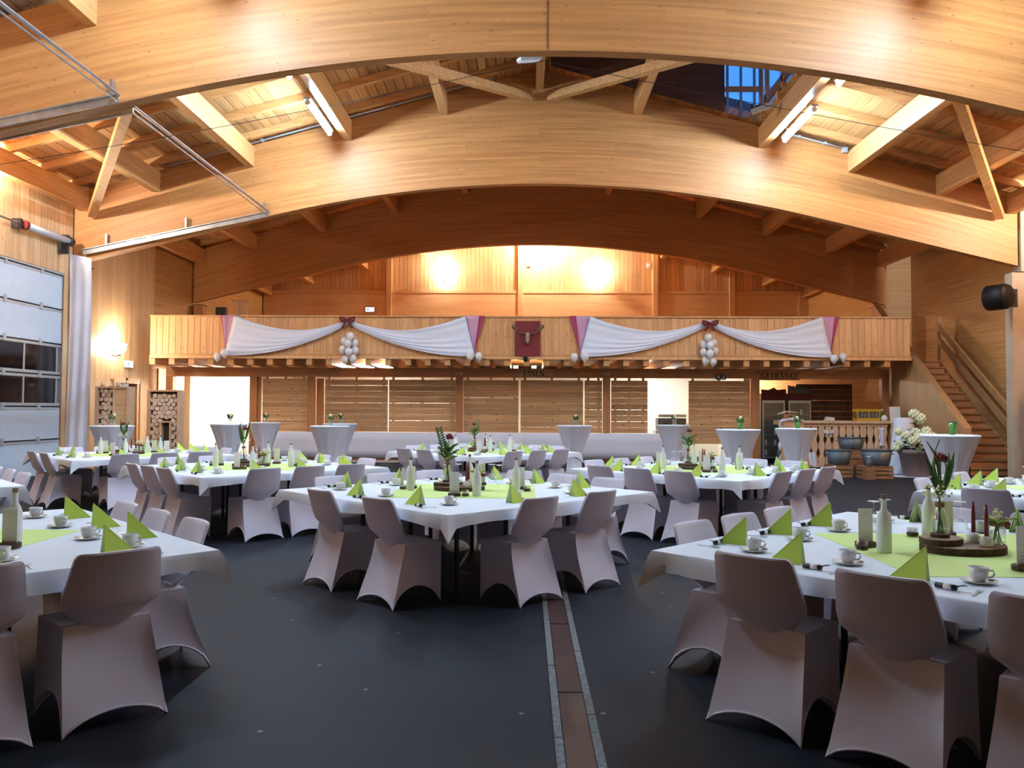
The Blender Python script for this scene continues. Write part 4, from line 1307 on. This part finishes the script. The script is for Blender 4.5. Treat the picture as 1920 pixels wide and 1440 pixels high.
# hydrangea pot, white draped pillar
pt = empty('hydrangea_pot', 'large clay pot of white hydrangeas beside the bar', 'potted plant', (8.85, 18.3, .012))
MB().lathe([(.25, 0), (.27, .01), (.355, .50), (.38, .505), (.385, .60), (.35, .605), (.34, .54), (0, .53)], 28).build('pot', 'terra', pt, True)
MB().lathe([(.0, .545), (.34, .545)], 20).build('soil', 'soil', pt)
r = random.Random(5)
g = MB(); hy = []
for k in range(60):
    a = r.random() * 6.28; q = r.uniform(.05, .4)
    p = (q * math.cos(a), q * math.sin(a), .58 + r.uniform(0, .28) * (1 - q))
    g.leaf(p, (math.cos(a), math.sin(a), r.uniform(-.2, .5)), (0, 0, 1), r.uniform(.14, .22), r.uniform(.10, .14))
for k in range(10):
    a = r.random() * 6.28
    g.leaf((.0, .0, .85 + .05 * k), (math.cos(a), math.sin(a), .3), (0, 0, 1), .2, .12)
tag(g.build('leaves', 'leaf', pt), kind='stuff')
MB().tube([(0, 0, .54), (-.03, -.02, .9), (.0, 0, 1.4)], .012, 6).build('stem', 'leaf', pt)
heads = [(-.42, -.1, .72, .10), (-.33, -.22, .92, .10), (-.22, -.28, .80, .11), (-.05, -.30, .86, .13), (.1, -.28, .92, .12), (.02, -.33, .72, .12), (.2, -.26, .78, .12), (.3, -.1, .9, .11), (-.5, -.1, .55 + .08, .08), (-.36, .05, 1.0, .09), (.14, -.2, 1.02, .11), (-.05, -.03, 1.40, .12), (.07, -.06, 1.30, .13), (-.1, -.2, 1.0, .10)]
for hx, hy_, hz, hr in heads:
    b = MB()
    for k in range(26):
        ph = math.acos(1 - 2 * (k + .5) / 26); th = k * 2.4
        b.ball((hx + hr * .78 * math.sin(ph) * math.cos(th), hy_ + hr * .78 * math.sin(ph) * math.sin(th), hz + hr * .7 * math.cos(ph)), hr * .34, 6, 4)
    b.build('flower_head', 'hydra', pt, True)
dp = empty('draped_pillar', 'white cloth draped over a pillar behind the hydrangea pot', 'drape', (8.95, 19.1, 0))
MB().grid(lambda u, v: ((.20 + .14 * v + .30 * max(0, v - .8) * 3 + .025 * math.sin(u * 2 * PI * 9) * v) * math.cos(2 * PI * u) - .25 * max(0, v - .7), (.20 + .1 * v + .02 * math.sin(u * 2 * PI * 9) * v) * math.sin(2 * PI * u), 1.32 - 1.31 * v), 72, 14, wrap=True).build('cloth', 'sheet', dp, True)
MB().lathe([(.0, 1.33), (.15, 1.325), (.205, 1.3)], 36).build('cloth_top', 'sheet', dp, True)
MB().lathe([(.16, 0), (.16, 1.29)], 16).build('pillar', 'bar', dp)
tag(MB().grid(lambda u, v: ((.1 + .42 * v) * math.cos(2 * PI * u) * (1 + .08 * math.sin(9 * u * 2)), (.1 + .42 * v) * math.sin(2 * PI * u) * .85, .008 + .004 * math.sin(u * 40) * v), 48, 4, wrap=True).build('floor_cloth', 'sheet', None, True, (8.75, 18.3, 0)), 'crumpled white cloth on the floor under the clay pot', 'cloth')


# ------------------------------------------------------------------ bar tables with stretch covers
CT_H = 1.12
ct_root = empty('bar_table', 'x', 'table')
def ctf(u, v):
    a = 2 * PI * u
    zz = CT_H - .03 - v * (CT_H - .04)
    w = (1 - v)
    r = .14 + .27 * (w ** 1.9) + .10 * max(0, v - .75) * 2.4
    r *= 1 + .045 * math.sin(a * 10) * math.sin(PI * min(1, v * 1.1)) + .028 * math.sin(a * 23 + 4) * math.sin(PI * v)
    return (r * math.cos(a), r * math.sin(a), zz)
MB().grid(ctf, 80, 22, wrap=True).build('skirt', 'sheet', ct_root, True)
MB().lathe([(.0, CT_H), (.39, CT_H), (.412, CT_H - .012), (.412, CT_H - .03)], 40).build('top', 'cloth', ct_root, True)
MB().lathe([(.09, .0), (.09, .02), (.03, .03), (.03, CT_H - .05)], 10).build('stem', 'dark', ct_root)
CTP = Proto(ct_root)
def at(pxx, d):
    """a point of the floor under the image column PXX at distance D (layout measured on the photograph)"""
    return (pxx - 985) / 1500 * d
CTS = [((205), 15.8, 'bar table with white cover before the log divider and grey door'), (427, 18.2, 'bar table with white cover in the bright doorway'),
       (495, 20.7, 'bar table with white cover before the narrow plank shutter'), (637, 19.4, 'rear one of the paired bar tables with white covers'),
       (618, 16.7, 'front one of the paired bar tables with white covers'), (1077, 18.5, 'lone bar table with white cover before the white counter cloth'),
       (1261, 19.7, 'bar table with white cover before the kitchen hatch'), (1382, 15.2, 'bar table with white cover between the hatch and the bar'),
       (1489, 16.4, 'bar table with white cover at the left end of the bar'), (1773, 12.1, 'bar table with white cover before the clay pot and stair')]
for k, (pxx, d, lb) in enumerate(CTS):
    x = at(pxx, d)
    CTP.put((x, d, 0), k * .7, lb, 'bar tables with white stretch covers')
    s = lb.replace('bar table with white cover', 'bar table').replace('one of the paired bar tables with white covers', 'paired bar table')
    small_vase('posy_glass', 'small green posy glass on the ' + s, 'flowers', (x + .03, d - .02, CT_H), 'green' if k in (7, 8, 9) else 'glass', .13 if k != 9 else .16, .25 if k != 9 else .17, k + 10, k, 'posies on the bar tables')

# ------------------------------------------------------------------ banquet chair
ch_root = empty('banquet_chair', 'x', 'chair')
def lerp3(a, b, t):
    return tuple(a[i] + (b[i] - a[i]) * t for i in range(3))
TOPC = [(-.192, .135, .455), (.192, .135, .455), (.20, .475, .452), (-.20, .475, .452)]
BOTC = [(-.228, .0, .0), (.228, .0, .0), (.218, .455, .0), (-.218, .455, .0)]
HEM = [.075, .15, .11, .15]
NS, NVV = 12, 9
skirt = MB()
ringv = []
def ring_pt(sd, u, t):
    a, b = TOPC[sd], TOPC[(sd + 1) % 4]
    c, d = BOTC[sd], BOTC[(sd + 1) % 4]
    top = lerp3(a, b, u)
    bot = list(lerp3(c, d, u))
    q = 1 - (2 * u - 1) ** 2
    bot[2] += HEM[sd] * q ** .65
    p = list(lerp3(top, bot, t))
    n = ((0, 1), (-1, 0), (0, -1), (1, 0))[sd]
    inw = .035 * q * math.sin(PI * min(1, t * .75))
    p[0] += n[0] * inw; p[1] += n[1] * inw
    if sd == 0:
        p[1] += .03 * math.sin(PI * t) * (1 - t)
    return p
def fr(u, v):
    s_ = u * 4
    sd = min(3, int(s_ + 1e-9))
    return ring_pt(sd, s_ - sd, v)
skirt.grid(lambda u, v: fr(u % 1.0, v), NS * 4, NVV, wrap=True)
skirt.f.append(tuple(range(NS * 4)))
sk_o = skirt.build('skirt', 'cover', ch_root, True)
MB().tube([fr(k / 48, 1.0) for k in range(48)], .007, 5, True).build('hem', 'cover', sk_o, True)
# backrest: (z, y, half width)
BR = [(.43, .150, .115), (.455, .135, .122), (.49, .112, .158), (.525, .088, .200), (.542, .077, .214), (.60, .055, .217), (.68, .026, .205), (.74, .004, .196), (.775, -.010, .190), (.792, -.017, .181), (.800, -.021, .168)]
def bpt(i, u, th):
    z, y, w = BR[i]
    return (w * u, y + .028 * u * u + th, z)
bk = MB()
NU = 10
for side, th in ((0, -.017), (1, .017)):
    for i in range(len(BR)):
        for j in range(NU + 1):
            bk.v.append(bpt(i, -1 + 2 * j / NU, th * (1 if abs(-1 + 2 * j / NU) < .99 and i < len(BR) - 1 else .55)))
NR = len(BR); wd = NU + 1
for i in range(NR - 1):
    for j in range(NU):
        a = i * wd + j
        bk.f.append((a, a + 1, a + wd + 1, a + wd))
        b = NR * wd + a
        bk.f.append((b, b + wd, b + wd + 1, b + 1))
    a = i * wd; b = NR * wd + a
    bk.f.append((a, a + wd, b + wd, b))
    a += NU; b += NU
    bk.f.append((a, b, b + wd, a + wd))
for j in range(NU):
    a = (NR - 1) * wd + j; b = NR * wd + a
    bk.f.append((a, a + 1, b + 1, b))
bk.build('backrest', 'cover', ch_root, True).data.set_sharp_from_angle(angle=math.radians(40))
sk_o.data.set_sharp_from_angle(angle=math.radians(40))
CHAIR = Proto(ch_root)

# ------------------------------------------------------------------ small tableware prototypes
def P_cup():
    t = empty('coffee_cup', 'x', 'cup')
    MB().lathe([(.022, 0), (.026, .004), (.036, .025), (.040, .06), (.038, .06), (.033, .026), (.0, .01)], 16).build('bowl', 'china', t, True)
    MB().tube([(.036, 0, .048), (.054, 0, .048), (.059, 0, .034), (.05, 0, .020), (.033, 0, .018)], .0045, 6).build('handle', 'china', t, True)
    return Proto(t)
def P_saucer():
    t = empty('saucer', 'x', 'saucer')
    MB().lathe([(.035, 0), (.045, .004), (.072, .013), (.073, .016), (.044, .008), (0, .007)], 20).build('dish', 'china', t, True)
    MB().lathe([(.026, .0078), (.028, .0086), (.024, .0088), (.0, .0078)], 16).build('well', 'china', t, True)
    return Proto(t)
def P_spoon():
    t = empty('tea_spoon', 'x', 'spoon')
    MB().tube([(-.02, 0, .004), (.05, 0, .006)], .0022, 5).build('handle', 'steel', t, True)
    MB().ball((-.035, 0, .004), .012, 8, 5, sx=1.5, sz=.3).build('bowl', 'steel', t, True)
    return Proto(t)
def P_fork():
    t = empty('cake_fork', 'x', 'fork')
    MB().beam((0, -.07, .003), (0, .02, .004), .007, .003).build('handle', 'steel', t)
    MB().prism([(-.004, .02), (.004, .02), (.010, .035), (.010, .065), (.006, .065), (.006, .042), (.002, .042), (.002, .065), (-.002, .065), (-.002, .042), (-.006, .042), (-.006, .065), (-.010, .065), (-.010, .035)], 'Z', .002, .005).build('tines', 'steel', t)
    return Proto(t)
def P_favour():
    t = empty('favour_roll', 'x', 'favour')
    MB().tube([(-.055, 0, .013), (.03, 0, .013)], .012, 8).build('roll', 'ribbon', t, True)
    MB().tube([(-.02, 0, .013), (.012, 0, .013)], .0135, 8).build('band', 'paper', t, True)
    MB().leaf((.03, 0, .014), (1, .5, .4), (0, 0, 1), .04, .022).leaf((.03, 0, .014), (1, -.5, .5), (0, 0, 1), .04, .022).build('bow', 'ribbon', t)
    return Proto(t)
def P_napkin():
    t = empty('folded_napkin', 'x', 'napkin')
    A, Bk, L_, R_ = (0, .012, .155), (0, -.145, 0), (-.048, .018, 0), (.048, .018, 0)
    g = MB()
    def tri(p, q, r_, th):
        p, q, r_ = Vector(p), Vector(q), Vector(r_)
        n = (q - p).cross(r_ - p).normalized() * th
        k = len(g.v)
        g.v += [tuple(x) for x in (p, q, r_, p + n, q + n, r_ + n)]
        g.f += [(k, k + 2, k + 1), (k + 3, k + 4, k + 5), (k, k + 1, k + 4, k + 3), (k + 1, k + 2, k + 5, k + 4), (k + 2, k, k + 3, k + 5)]
    tri(A, Bk, L_, .003); tri(A, R_, Bk, .003)
    g.build('outer_fold', 'napkin', t)
    g = MB()
    sh = lambda p, s_: tuple(Vector(p) * s_ + Vector((0, .004, 0)))
    tri(sh(A, .93), sh(Bk, .8), sh(L_, .72), .002); tri(sh(A, .93), sh(R_, .72), sh(Bk, .8), .002)
    g.build('inner_fold', 'napkin_in', t)
    return Proto(t)
def P_bottle():
    t = empty('water_bottle', 'x', 'bottle')
    MB().lathe([(.0, 0), (.034, 0), (.037, .006), (.037, .165), (.030, .195), (.0145, .225), (.013, .262), (.015, .268), (.015, .276), (0, .276)], 18).build('glass', 'frost', t, True)
    MB().lathe([(.011, .276), (.013, .277), (.014, .300), (0, .301)], 10).build('cork', 'cork', t)
    return Proto(t)
def P_card():
    t = empty('menu_card', 'x', 'menu')
    MB().lathe([(.05, 0), (.055, .003), (.055, .024), (.048, .027), (0, .027)], 16).build('wood_base', 'bark', t)
    MB().box(-.042, .042, -.002, .002, .022, .205).build('card', 'paper', t)
    g = MB()
    rr = random.Random(4)
    for k in range(9):
        z = .18 - k * .016
        w = rr.uniform(.006, .026)
        if k in (2, 5): continue
        g.box(-w, w, -.0028, -.002, z, z + .0022)
    tag(g.build('handwriting', 'print', t), kind='stuff')
    return Proto(t)
def P_tealight():
    t = empty('tealight_glass', 'x', 'candle')
    MB().lathe([(.024, 0), (.028, .002), (.030, .05), (.028, .05), (.024, .004)], 14).build('glass', 'glass', t, True)
    MB().lathe([(.024, .004), (.024, .02), (0, .02)], 12).build('candle', 'wax', t)
    MB().lathe([(.0315, .006), (.0315, .024)], 14).build('band', 'bark', t)
    return Proto(t)
def P_wine():
    t = empty('wine_glass', 'x', 'glass')
    MB().lathe([(.036, 0), (.042, .03), (.040, .065), (.024, .092), (.004, .1)], 16).build('bowl', 'glass', t, True)
    MB().lathe([(.004, .1), (.0035, .17), (.006, .18)], 8).build('stem', 'glass', t, True)
    MB().lathe([(.006, .18), (.036, .186), (.036, .188), (0, .188)], 18).build('foot', 'frost', t, True)
    return Proto(t)
def P_slice(w, d, h, seed):
    t = empty('wood_slice', 'x', 'wood slice')
    rr = random.Random(seed)
    ph = [rr.random() * 6 for _ in range(3)]
    f = lambda a: 1 + .05 * math.sin(2 * a + ph[0]) + .035 * math.sin(3 * a + ph[1]) + .02 * math.sin(5 * a + ph[2])
    n = 32
    ring = [(w * f(2 * PI * i / n) * math.cos(2 * PI * i / n), d * f(2 * PI * i / n) * math.sin(2 * PI * i / n)) for i in range(n)]
    MB().prism(ring, 'Z', 0, h).build('bark', 'bark', t)
    MB().prism([(x * .95, y_ * .95) for x, y_ in ring], 'Z', h, h + .002).build('sawn_face', 'slice', t)
    return Proto(t)
def P_taper():
    t = empty('taper_candle', 'x', 'candle')
    MB().lathe([(.028, 0), (.032, .01), (.034, .035), (.022, .05), (.014, .055), (.012, .05), (.0, .045)], 12).build('holder', 'china', t, True)
    MB().lathe([(.011, .046), (.010, .15), (.005, .215), (0, .22)], 10).build('taper', 'candle', t, True)
    return Proto(t)
def P_vase(kind):
    t = empty('flower_vase', 'x', 'flowers')
    MB().lathe([(.038, 0), (.046, .006), (.047, .06), (.038, .12), (.021, .155), (.021, .185), (.026, .19), (.024, .19), (.019, .185), (.019, .155), (.036, .118), (.044, .06), (.040, .01), (0, .008)], 16).build('glass', 'glass', t, True)
    MB().lathe([(.0225, .158), (.0245, .165), (.0245, .178), (.0225, .183)], 12).build('twine', 'cork', t)
    MB().lathe([(.047, .004), (.048, .006), (.048, .016), (.047, .018)], 16).build('base_band', 'bark', t)
    rr = random.Random(kind)
    g = MB(); s_ = MB(); bl = MB()
    for k in range(6):
        a = rr.random() * 6.28
        s_.tube([(.02 * math.cos(a), .02 * math.sin(a), .015), (-.008 * math.cos(a), -.008 * math.sin(a), .17), (.02 * math.cos(a), .02 * math.sin(a), .30)], .0035, 5)
    s_.tube([(0, 0, .02), (.0, 0, .18), (.012, -.01, .40)], .004, 5)
    s_.build('stems', 'leaf', t)
    for k in range(16 if kind == 1 else 9):
        a = rr.random() * 6.28
        up = rr.uniform(.5, 1.6) if kind == 1 else 3.5
        g.leaf((.012 * math.cos(a), .012 * math.sin(a), .19 + rr.uniform(0, .1)), (math.cos(a), math.sin(a), up), (-.3 * math.sin(a), .3 * math.cos(a), 1 if up < 2 else .1), rr.uniform(.09, .15) if kind == 1 else rr.uniform(.2, .27), .045 if kind == 1 else .03)
    if kind == 1:
        for k in range(12):
            z = .24 + .022 * k
            for sgn in (-1, 1):
                g.leaf((-.02 - .006 * k, .01, z), (sgn * 1.0 - .3, .2, .6), (0, 1, .2), .045, .02)
    g.build('leaves', 'leaf', t)
    for k in range(40):
        a = rr.random() * 6.28; q = rr.uniform(.02, .085)
        bl.ball((q * math.cos(a), q * math.sin(a), .215 + rr.uniform(0, .06)), rr.uniform(.005, .009), 5, 4)
    tag(bl.build('tiny_blossoms', 'cream', t, True), kind='stuff')
    ro = MB()
    rz_ = .415
    for k in range(9):
        a = k * 2.4; q = .006 + .0022 * k
        ro.ball((.012 + q * math.cos(a), -.01 + q * math.sin(a), rz_ + .012 - .002 * k), .019, 8, 6, sx=.9, sy=.9, sz=1.15)
    ro.build('rose', 'rose', t, True)
    return Proto(t)
def P_jar():
    t = empty('posy_jar', 'x', 'flowers')
    MB().lathe([(.036, 0), (.042, .005), (.043, .085), (.034, .098), (.034, .115), (.032, .115), (.032, .098), (.04, .083), (.04, .01), (0, .008)], 16).build('jar', 'glass', t, True)
    MB().lathe([(.035, .098), (.0365, .1), (.0365, .113), (.035, .115)], 16).build('twine', 'cork', t)
    rr = random.Random(9)
    g = MB(); b = MB(); c = MB()
    for k in range(22):
        a = rr.random() * 6.28; q = rr.uniform(.0, .05)
        b.ball((q * math.cos(a), q * math.sin(a), .125 + rr.uniform(0, .06)), rr.uniform(.009, .014), 6, 4)
    for k in range(14):
        a = rr.random() * 6.28
        g.leaf((.02 * math.cos(a), .02 * math.sin(a), .11), (math.cos(a), math.sin(a), .5), (0, 0, 1), .075, .035)
    tag(b.build('blossoms', 'cream', t, True), kind='stuff')
    g.build('leaves', 'leaf2', t)
    for k in range(6):
        a = k * 2.4
        c.ball((.055 + .01 * math.cos(a), -.03 + .01 * math.sin(a), .105), .017, 7, 5)
    c.build('rose', 'rose', t, True)
    s_ = MB()
    for k in range(5):
        a = k * 1.25
        s_.tube([(.02 * math.cos(a), .02 * math.sin(a), .012), (.01 * math.cos(a + 2), .01 * math.sin(a + 2), .12)], .003, 5)
    s_.build('stems', 'leaf', t)
    return Proto(t)


CUP, SAUCER, SPOON, FORK, FAV, NAP = P_cup(), P_saucer(), P_spoon(), P_fork(), P_favour(), P_napkin()
BOTTLE, CARD, TEA, WINE = P_bottle(), P_card(), P_tealight(), P_wine()
SLB, SLS = P_slice(.235, .15, .035, 2), P_slice(.125, .10, .03, 5)
TAPER, JAR = P_taper(), P_jar()
VASES = [P_vase(1), P_vase(2)]

# table, cloth, mat prototypes
tb_root = empty('banquet_table', 'x', 'table')
MB().box(-1.19, 1.19, -1.19, -.005, .690, .717).build('tabletop', 'bar', tb_root)
MB().box(-1.19, 1.19, .005, 1.19, .690, .717).build('tabletop', 'bar', tb_root)
lg = MB().lathe([(.028, 0), (.028, .02), (.02, .03), (.02, .69)], 8).mesh('leg', 'dark')
for lx in (-.66, -.12, .12, .66):
    for ly in (-.66, .66):
        obj('leg', lg, tb_root, (lx, ly, 0))
for ly in (-.66, .66):
    MB().box(-.66, .66, ly - .015, ly + .015, .64, .689).build('apron', 'dark', tb_root)
TB = Proto(tb_root)
HALF = 1.205
def cloth_mesh(seed):
    rr = random.Random(seed)
    n = 28
    ph = [rr.random() * 6 for _ in range(8)]
    per = []
    for sd in range(4):
        for k in range(n):
            u = -1 + 2 * k / n
            per.append((sd, u))
    g = MB()
    levels = [(.98, .7202, 0), (1, .7200, .0), (1.003, .715, .004), (1.004, .695, .010), (1.004, .665, .016), (1.004, .63, .02)]
    for li, (s_, z, o_) in enumerate(levels):
        for sd, u in per:
            c, sn = ((1, 0), (0, 1), (-1, 0), (0, -1))[sd]
            x, y_ = HALF * s_, HALF * s_ * u
            t_ = li / 5
            if li > 1:
                f = max(0, li - 1) / 4
                dc = (1 - abs(u)) * HALF
                wv = .010 * math.sin(u * 14 + ph[sd]) + .006 * math.sin(u * 33 + ph[sd + 4])
                fold = -.035 * math.exp(-((dc - .10) / .05) ** 2)
                tip = math.exp(-(dc / .06) ** 2)
                x += f * (wv * (1 - tip) + fold + .035 * tip) + o_
                y_ += f * .035 * tip * (1 if u > 0 else -1)
                z2 = z - f * (.10 * tip + .012 * math.sin(u * 5 + ph[sd]) * (1 - tip))
            else:
                z2 = z
            g.v.append((x * c - y_ * sn, x * sn + y_ * c, z2))
    N_ = len(per)
    for li in range(len(levels) - 1):
        for i in range(N_):
            j = (i + 1) % N_
            g.f.append((li * N_ + i, (li + 1) * N_ + i, (li + 1) * N_ + j, li * N_ + j))
    k = len(g.v)
    g.v.append((0, 0, .7202))
    for i in range(N_):
        g.f.append((k, i, (i + 1) % N_))
    return g


CLM = [cloth_mesh(i).mesh('tablecloth', 'cloth', 2) for i in range(3)]
def matf():
    g = MB()
    g.box(-.63, .63, -.63, .63, 0, .0022)
    return g
MATM = matf().mesh('table_mat', 'lime')

TZ = .7205
# name, centre, extra turn, per-side chair places [(along, how far the rear feet stand inside the edge), ...]
STD = [(.66, -.15), (1.22, -.15), (1.78, -.15)]
HT = 1.2
TABLES = [
    ('front centre table', (-.54, 7.3), 0, {'FL': [(.66, -.15), (1.48, -.15)], 'FR': [(.80, -.15), (1.52, -.15)], 'BL': [(.62, -.15), (1.22, -.15), (1.84, -.15)], 'BR': [(.62, -.15), (1.22, -.15), (1.84, -.15)]}),
    ('front right table', (2.37, 4.24), 0, {'FL': [(.60, -.15), (1.18, -.15), (1.75, -.15)], 'BL': [(.58, -.15), (1.10, -.15), (1.62, -.15)], 'FR': [(.78, -.15)], 'BR': [(.6, -.15), (1.2, -.15), (1.8, -.15)]}),
    ('front left table', (-3.29, 4.16), 0, {'FR': [(.72, -.15), (1.30, -.15), (1.87, -.15)], 'BR': [(.62, -.15), (1.2, -.15), (1.78, -.15)], 'FL': [], 'BL': []}),
    ('left edge table', (-6.42, 7.5), 0, {'FR': [], 'BR': [(.62, -.15), (1.2, -.15), (1.8, -.15)], 'FL': [], 'BL': []}),
    ('right edge table', (5.31, 7.5), 0, {'FL': [(.66, -.15), (1.22, -.15), (1.78, -.15)], 'BL': [(.58, -.15), (1.16, -.15), (1.74, -.15)], 'FR': [], 'BR': []}),
    ('middle left table', (-3.45, 10.2), 0, {'FL': [(.66, -.16), (1.16, -.16), (1.66, -.16)], 'FR': STD, 'BL': STD, 'BR': STD}),
    ('middle right table', (2.24, 10.15), 0, {'FL': STD, 'FR': [(.72, -.15), (1.28, -.15), (1.82, -.15)], 'BL': STD, 'BR': STD}),
    ('far left table', (-6.35, 12.85), 0, {'FL': [(.9, -.15), (1.6, -.15)], 'FR': STD, 'BL': STD, 'BR': STD}),
    ('far centre table', (-.73, 14.25), 0, {'FL': STD, 'FR': STD, 'BL': STD, 'BR': STD}),
]
SIDES = {'FL': ((-S2, -S2), (-S2, S2), 'near left side', 'near corner', -1), 'FR': ((S2, -S2), (S2, S2), 'near right side', 'near corner', 1),
         'BL': ((-S2, S2), (S2, S2), 'far left side', 'left corner', -1), 'BR': ((S2, S2), (-S2, S2), 'far right side', 'right corner', 1)}
ORD = ['first', 'second', 'third']
for ti, (tn, (cx, cy), turn, sides) in enumerate(TABLES):
    TB.put((cx, cy, 0), PI / 4, f'square banquet table under the white cloth, {tn}', 'banquet tables')
    o = obj('tablecloth', CLM[ti % 3], None, (cx, cy, 0), PI / 4 + (ti % 4) * PI / 2)
    tag(o, f'white tablecloth with pointed drooping corners on the {tn}', 'tablecloth', 'white tablecloths')
    o = obj('table_mat', MATM, None, (cx, cy, TZ))
    tag(o, f'square lime mat laid cornerwise on the {tn}', 'mat', 'lime mats')
    for sd, places in sides.items():
        (ox, oy), (tx, ty), sname, cname, lr = SIDES[sd]
        face = math.atan2(-oy, -ox) - PI / 2
        for k, (al, pin) in enumerate(places):
            bx, by = cx + ox * (HT - pin) + tx * (al - HT), cy + oy * (HT - pin) + ty * (al - HT)
            jit = random.uniform(-.04, .04)
            if seen(bx, by, .5, 260):
                CHAIR.put((bx, by, 0), face + jit, f'white covered chair, {ORD[k]} from {cname}, {sname}, {tn}', 'white covered chairs at the banquet tables')
        # place settings: three to a full side
        als = [a for a, _ in places] or [.66, 1.22, 1.78]
        rx, ry = -oy, ox                     # the sitter's right
        rgt = -1 if False else 1
        for k, al in enumerate(als):
            def at_(r_, ins):
                return (cx + ox * (HT - ins) + tx * (al - HT) + rx * r_, cy + oy * (HT - ins) + ty * (al - HT) + ry * r_)
            where = f'{ORD[k]} from {cname}, {sname}, {tn}'
            j1, j2 = random.uniform(-.02, .02), random.uniform(-.015, .015)
            p = at_(.21 + j1, .38 + j2)
            if not seen(p[0], p[1], .8, 30):
                continue
            if abs(p[0] - cx) + abs(p[1] - cy) > 1.55:
                continue
            cr = random.uniform(-.9, .3)
            SAUCER.put((p[0], p[1], TZ), 0, 'white saucer, ' + where, 'white saucers')
            CUP.put((p[0], p[1], TZ + .0088), cr, 'white coffee cup, ' + where, 'white coffee cups')
            SPOON.put((p[0] + .052 * math.cos(cr + 1.2), p[1] + .052 * math.sin(cr + 1.2), TZ + .012), cr + 2.6, 'small spoon on saucer, ' + where, 'tea spoons')
            p = at_(.05 + j2, .22 + j1 * .5)
            ns = -3 * PI / 4 if lr < 0 else 3 * PI / 4        # the open side faces the table's near or inner side
            NAP.put((p[0], p[1], TZ), ns + random.uniform(-.2, .2) + (.25 if sd == 'FL' else -.25 if sd == 'FR' else .5 if tn == 'front right table' and sd == 'BL' else -.4 if tn == 'front left table' and sd == 'BR' else 0), 'lime napkin folded upright, ' + where, 'lime napkins')
            p = at_(.17, .13)
            FAV.put((p[0], p[1], TZ), face + random.uniform(-.3, .3), 'dark favour roll with white band, ' + where, 'dark favour rolls')
            p = at_(.27, .14)
            FORK.put((p[0], p[1], TZ), face + random.uniform(-.15, .15), 'small cake fork, ' + where, 'cake forks')
    # centrepiece
    zm = TZ + .0022
    def C(dx, dy):
        return (cx + dx, cy + dy)
    def place(P, dx, dy, z, rz, lb, grp):
        if seen(cx + dx, cy + dy, .9, 20):
            P.put((cx + dx, cy + dy, z), rz, lb, grp)
    sl_c = (-.06, .02)
    place(SLB, *sl_c, zm, .1 * (ti % 3), f'large bark edged wood slice at the centre of the {tn}', 'large wood slices')
    zs_ = zm + .037
    place(SLS, -.17, .05, zs_, ti, f'small wood slice lying on the large slice, {tn}', 'small wood slices')
    place(VASES[(ti + (1 if ti == 1 else 0)) % 2 if ti > 1 else (0 if ti == 0 else 1)], -.17, .06, zs_ + .032, ti * 1.3, f'glass vase with rose and greenery on the wood slices, {tn}', 'flower vases')
    place(TAPER, .02, .085, zs_, 0, f'wine red taper candle behind the other, {tn}', 'red taper candles')
    place(TAPER, .012, -.05, zs_, 0, f'wine red taper candle in front of the other, {tn}', 'red taper candles')
    place(JAR, .105, .02, zs_, ti * .9, f'posy in a glass jar on the large wood slice, {tn}', 'posy jars')
    for nm, bx, by, kx, ky, txx, tyy in (('near', .13, -.47, -.06, -.48, .035, -.5), ('left', -.5, -.02, -.52, .16, -.58, .06), ('right', .46, .0, .5, .14, .56, -.04), ('far', .0, .52, .11, .54, -.09, .53)):
        if ti == 2 and nm == 'right':
            bx, by, kx, ky, txx, tyy = .56, .10, .60, .0, .5, .0
        place(BOTTLE, bx, by, zm, 0, f'frosted water bottle with cork, {nm} end of the mat, {tn}', 'frosted bottles')
        place(CARD, kx, ky, zm, random.uniform(-.3, .3), f'white menu card on bark base, {nm} end of the mat, {tn}', 'menu cards')
        place(TEA, txx, tyy, zm, 0, f'tealight glass, {nm} end of the mat, {tn}', 'tealight glasses')
    for k, (wx, wy, wn) in enumerate(() if ti == 2 else ((-.24, .70, 'first of the left pair'), (-.13, .80, 'second of the left pair'), (.28, .70, 'first of the right pair'), (.2, .80, 'second of the right pair'))):
        place(WINE, wx, wy, TZ, 0, f'upturned wine glass, {wn}, {tn}', 'upturned wine glasses')

# drop prototypes that were never placed
for P in (CUP, SAUCER, SPOON, FORK, FAV, NAP, BOTTLE, CARD, TEA, WINE, SLB, SLS, TAPER, JAR, *VASES, CHAIR, TB, CTP, BAL):
    if not P.used:
        for c in list(P.root.children):
            bpy.data.objects.remove(c)
        bpy.data.objects.remove(P.root)
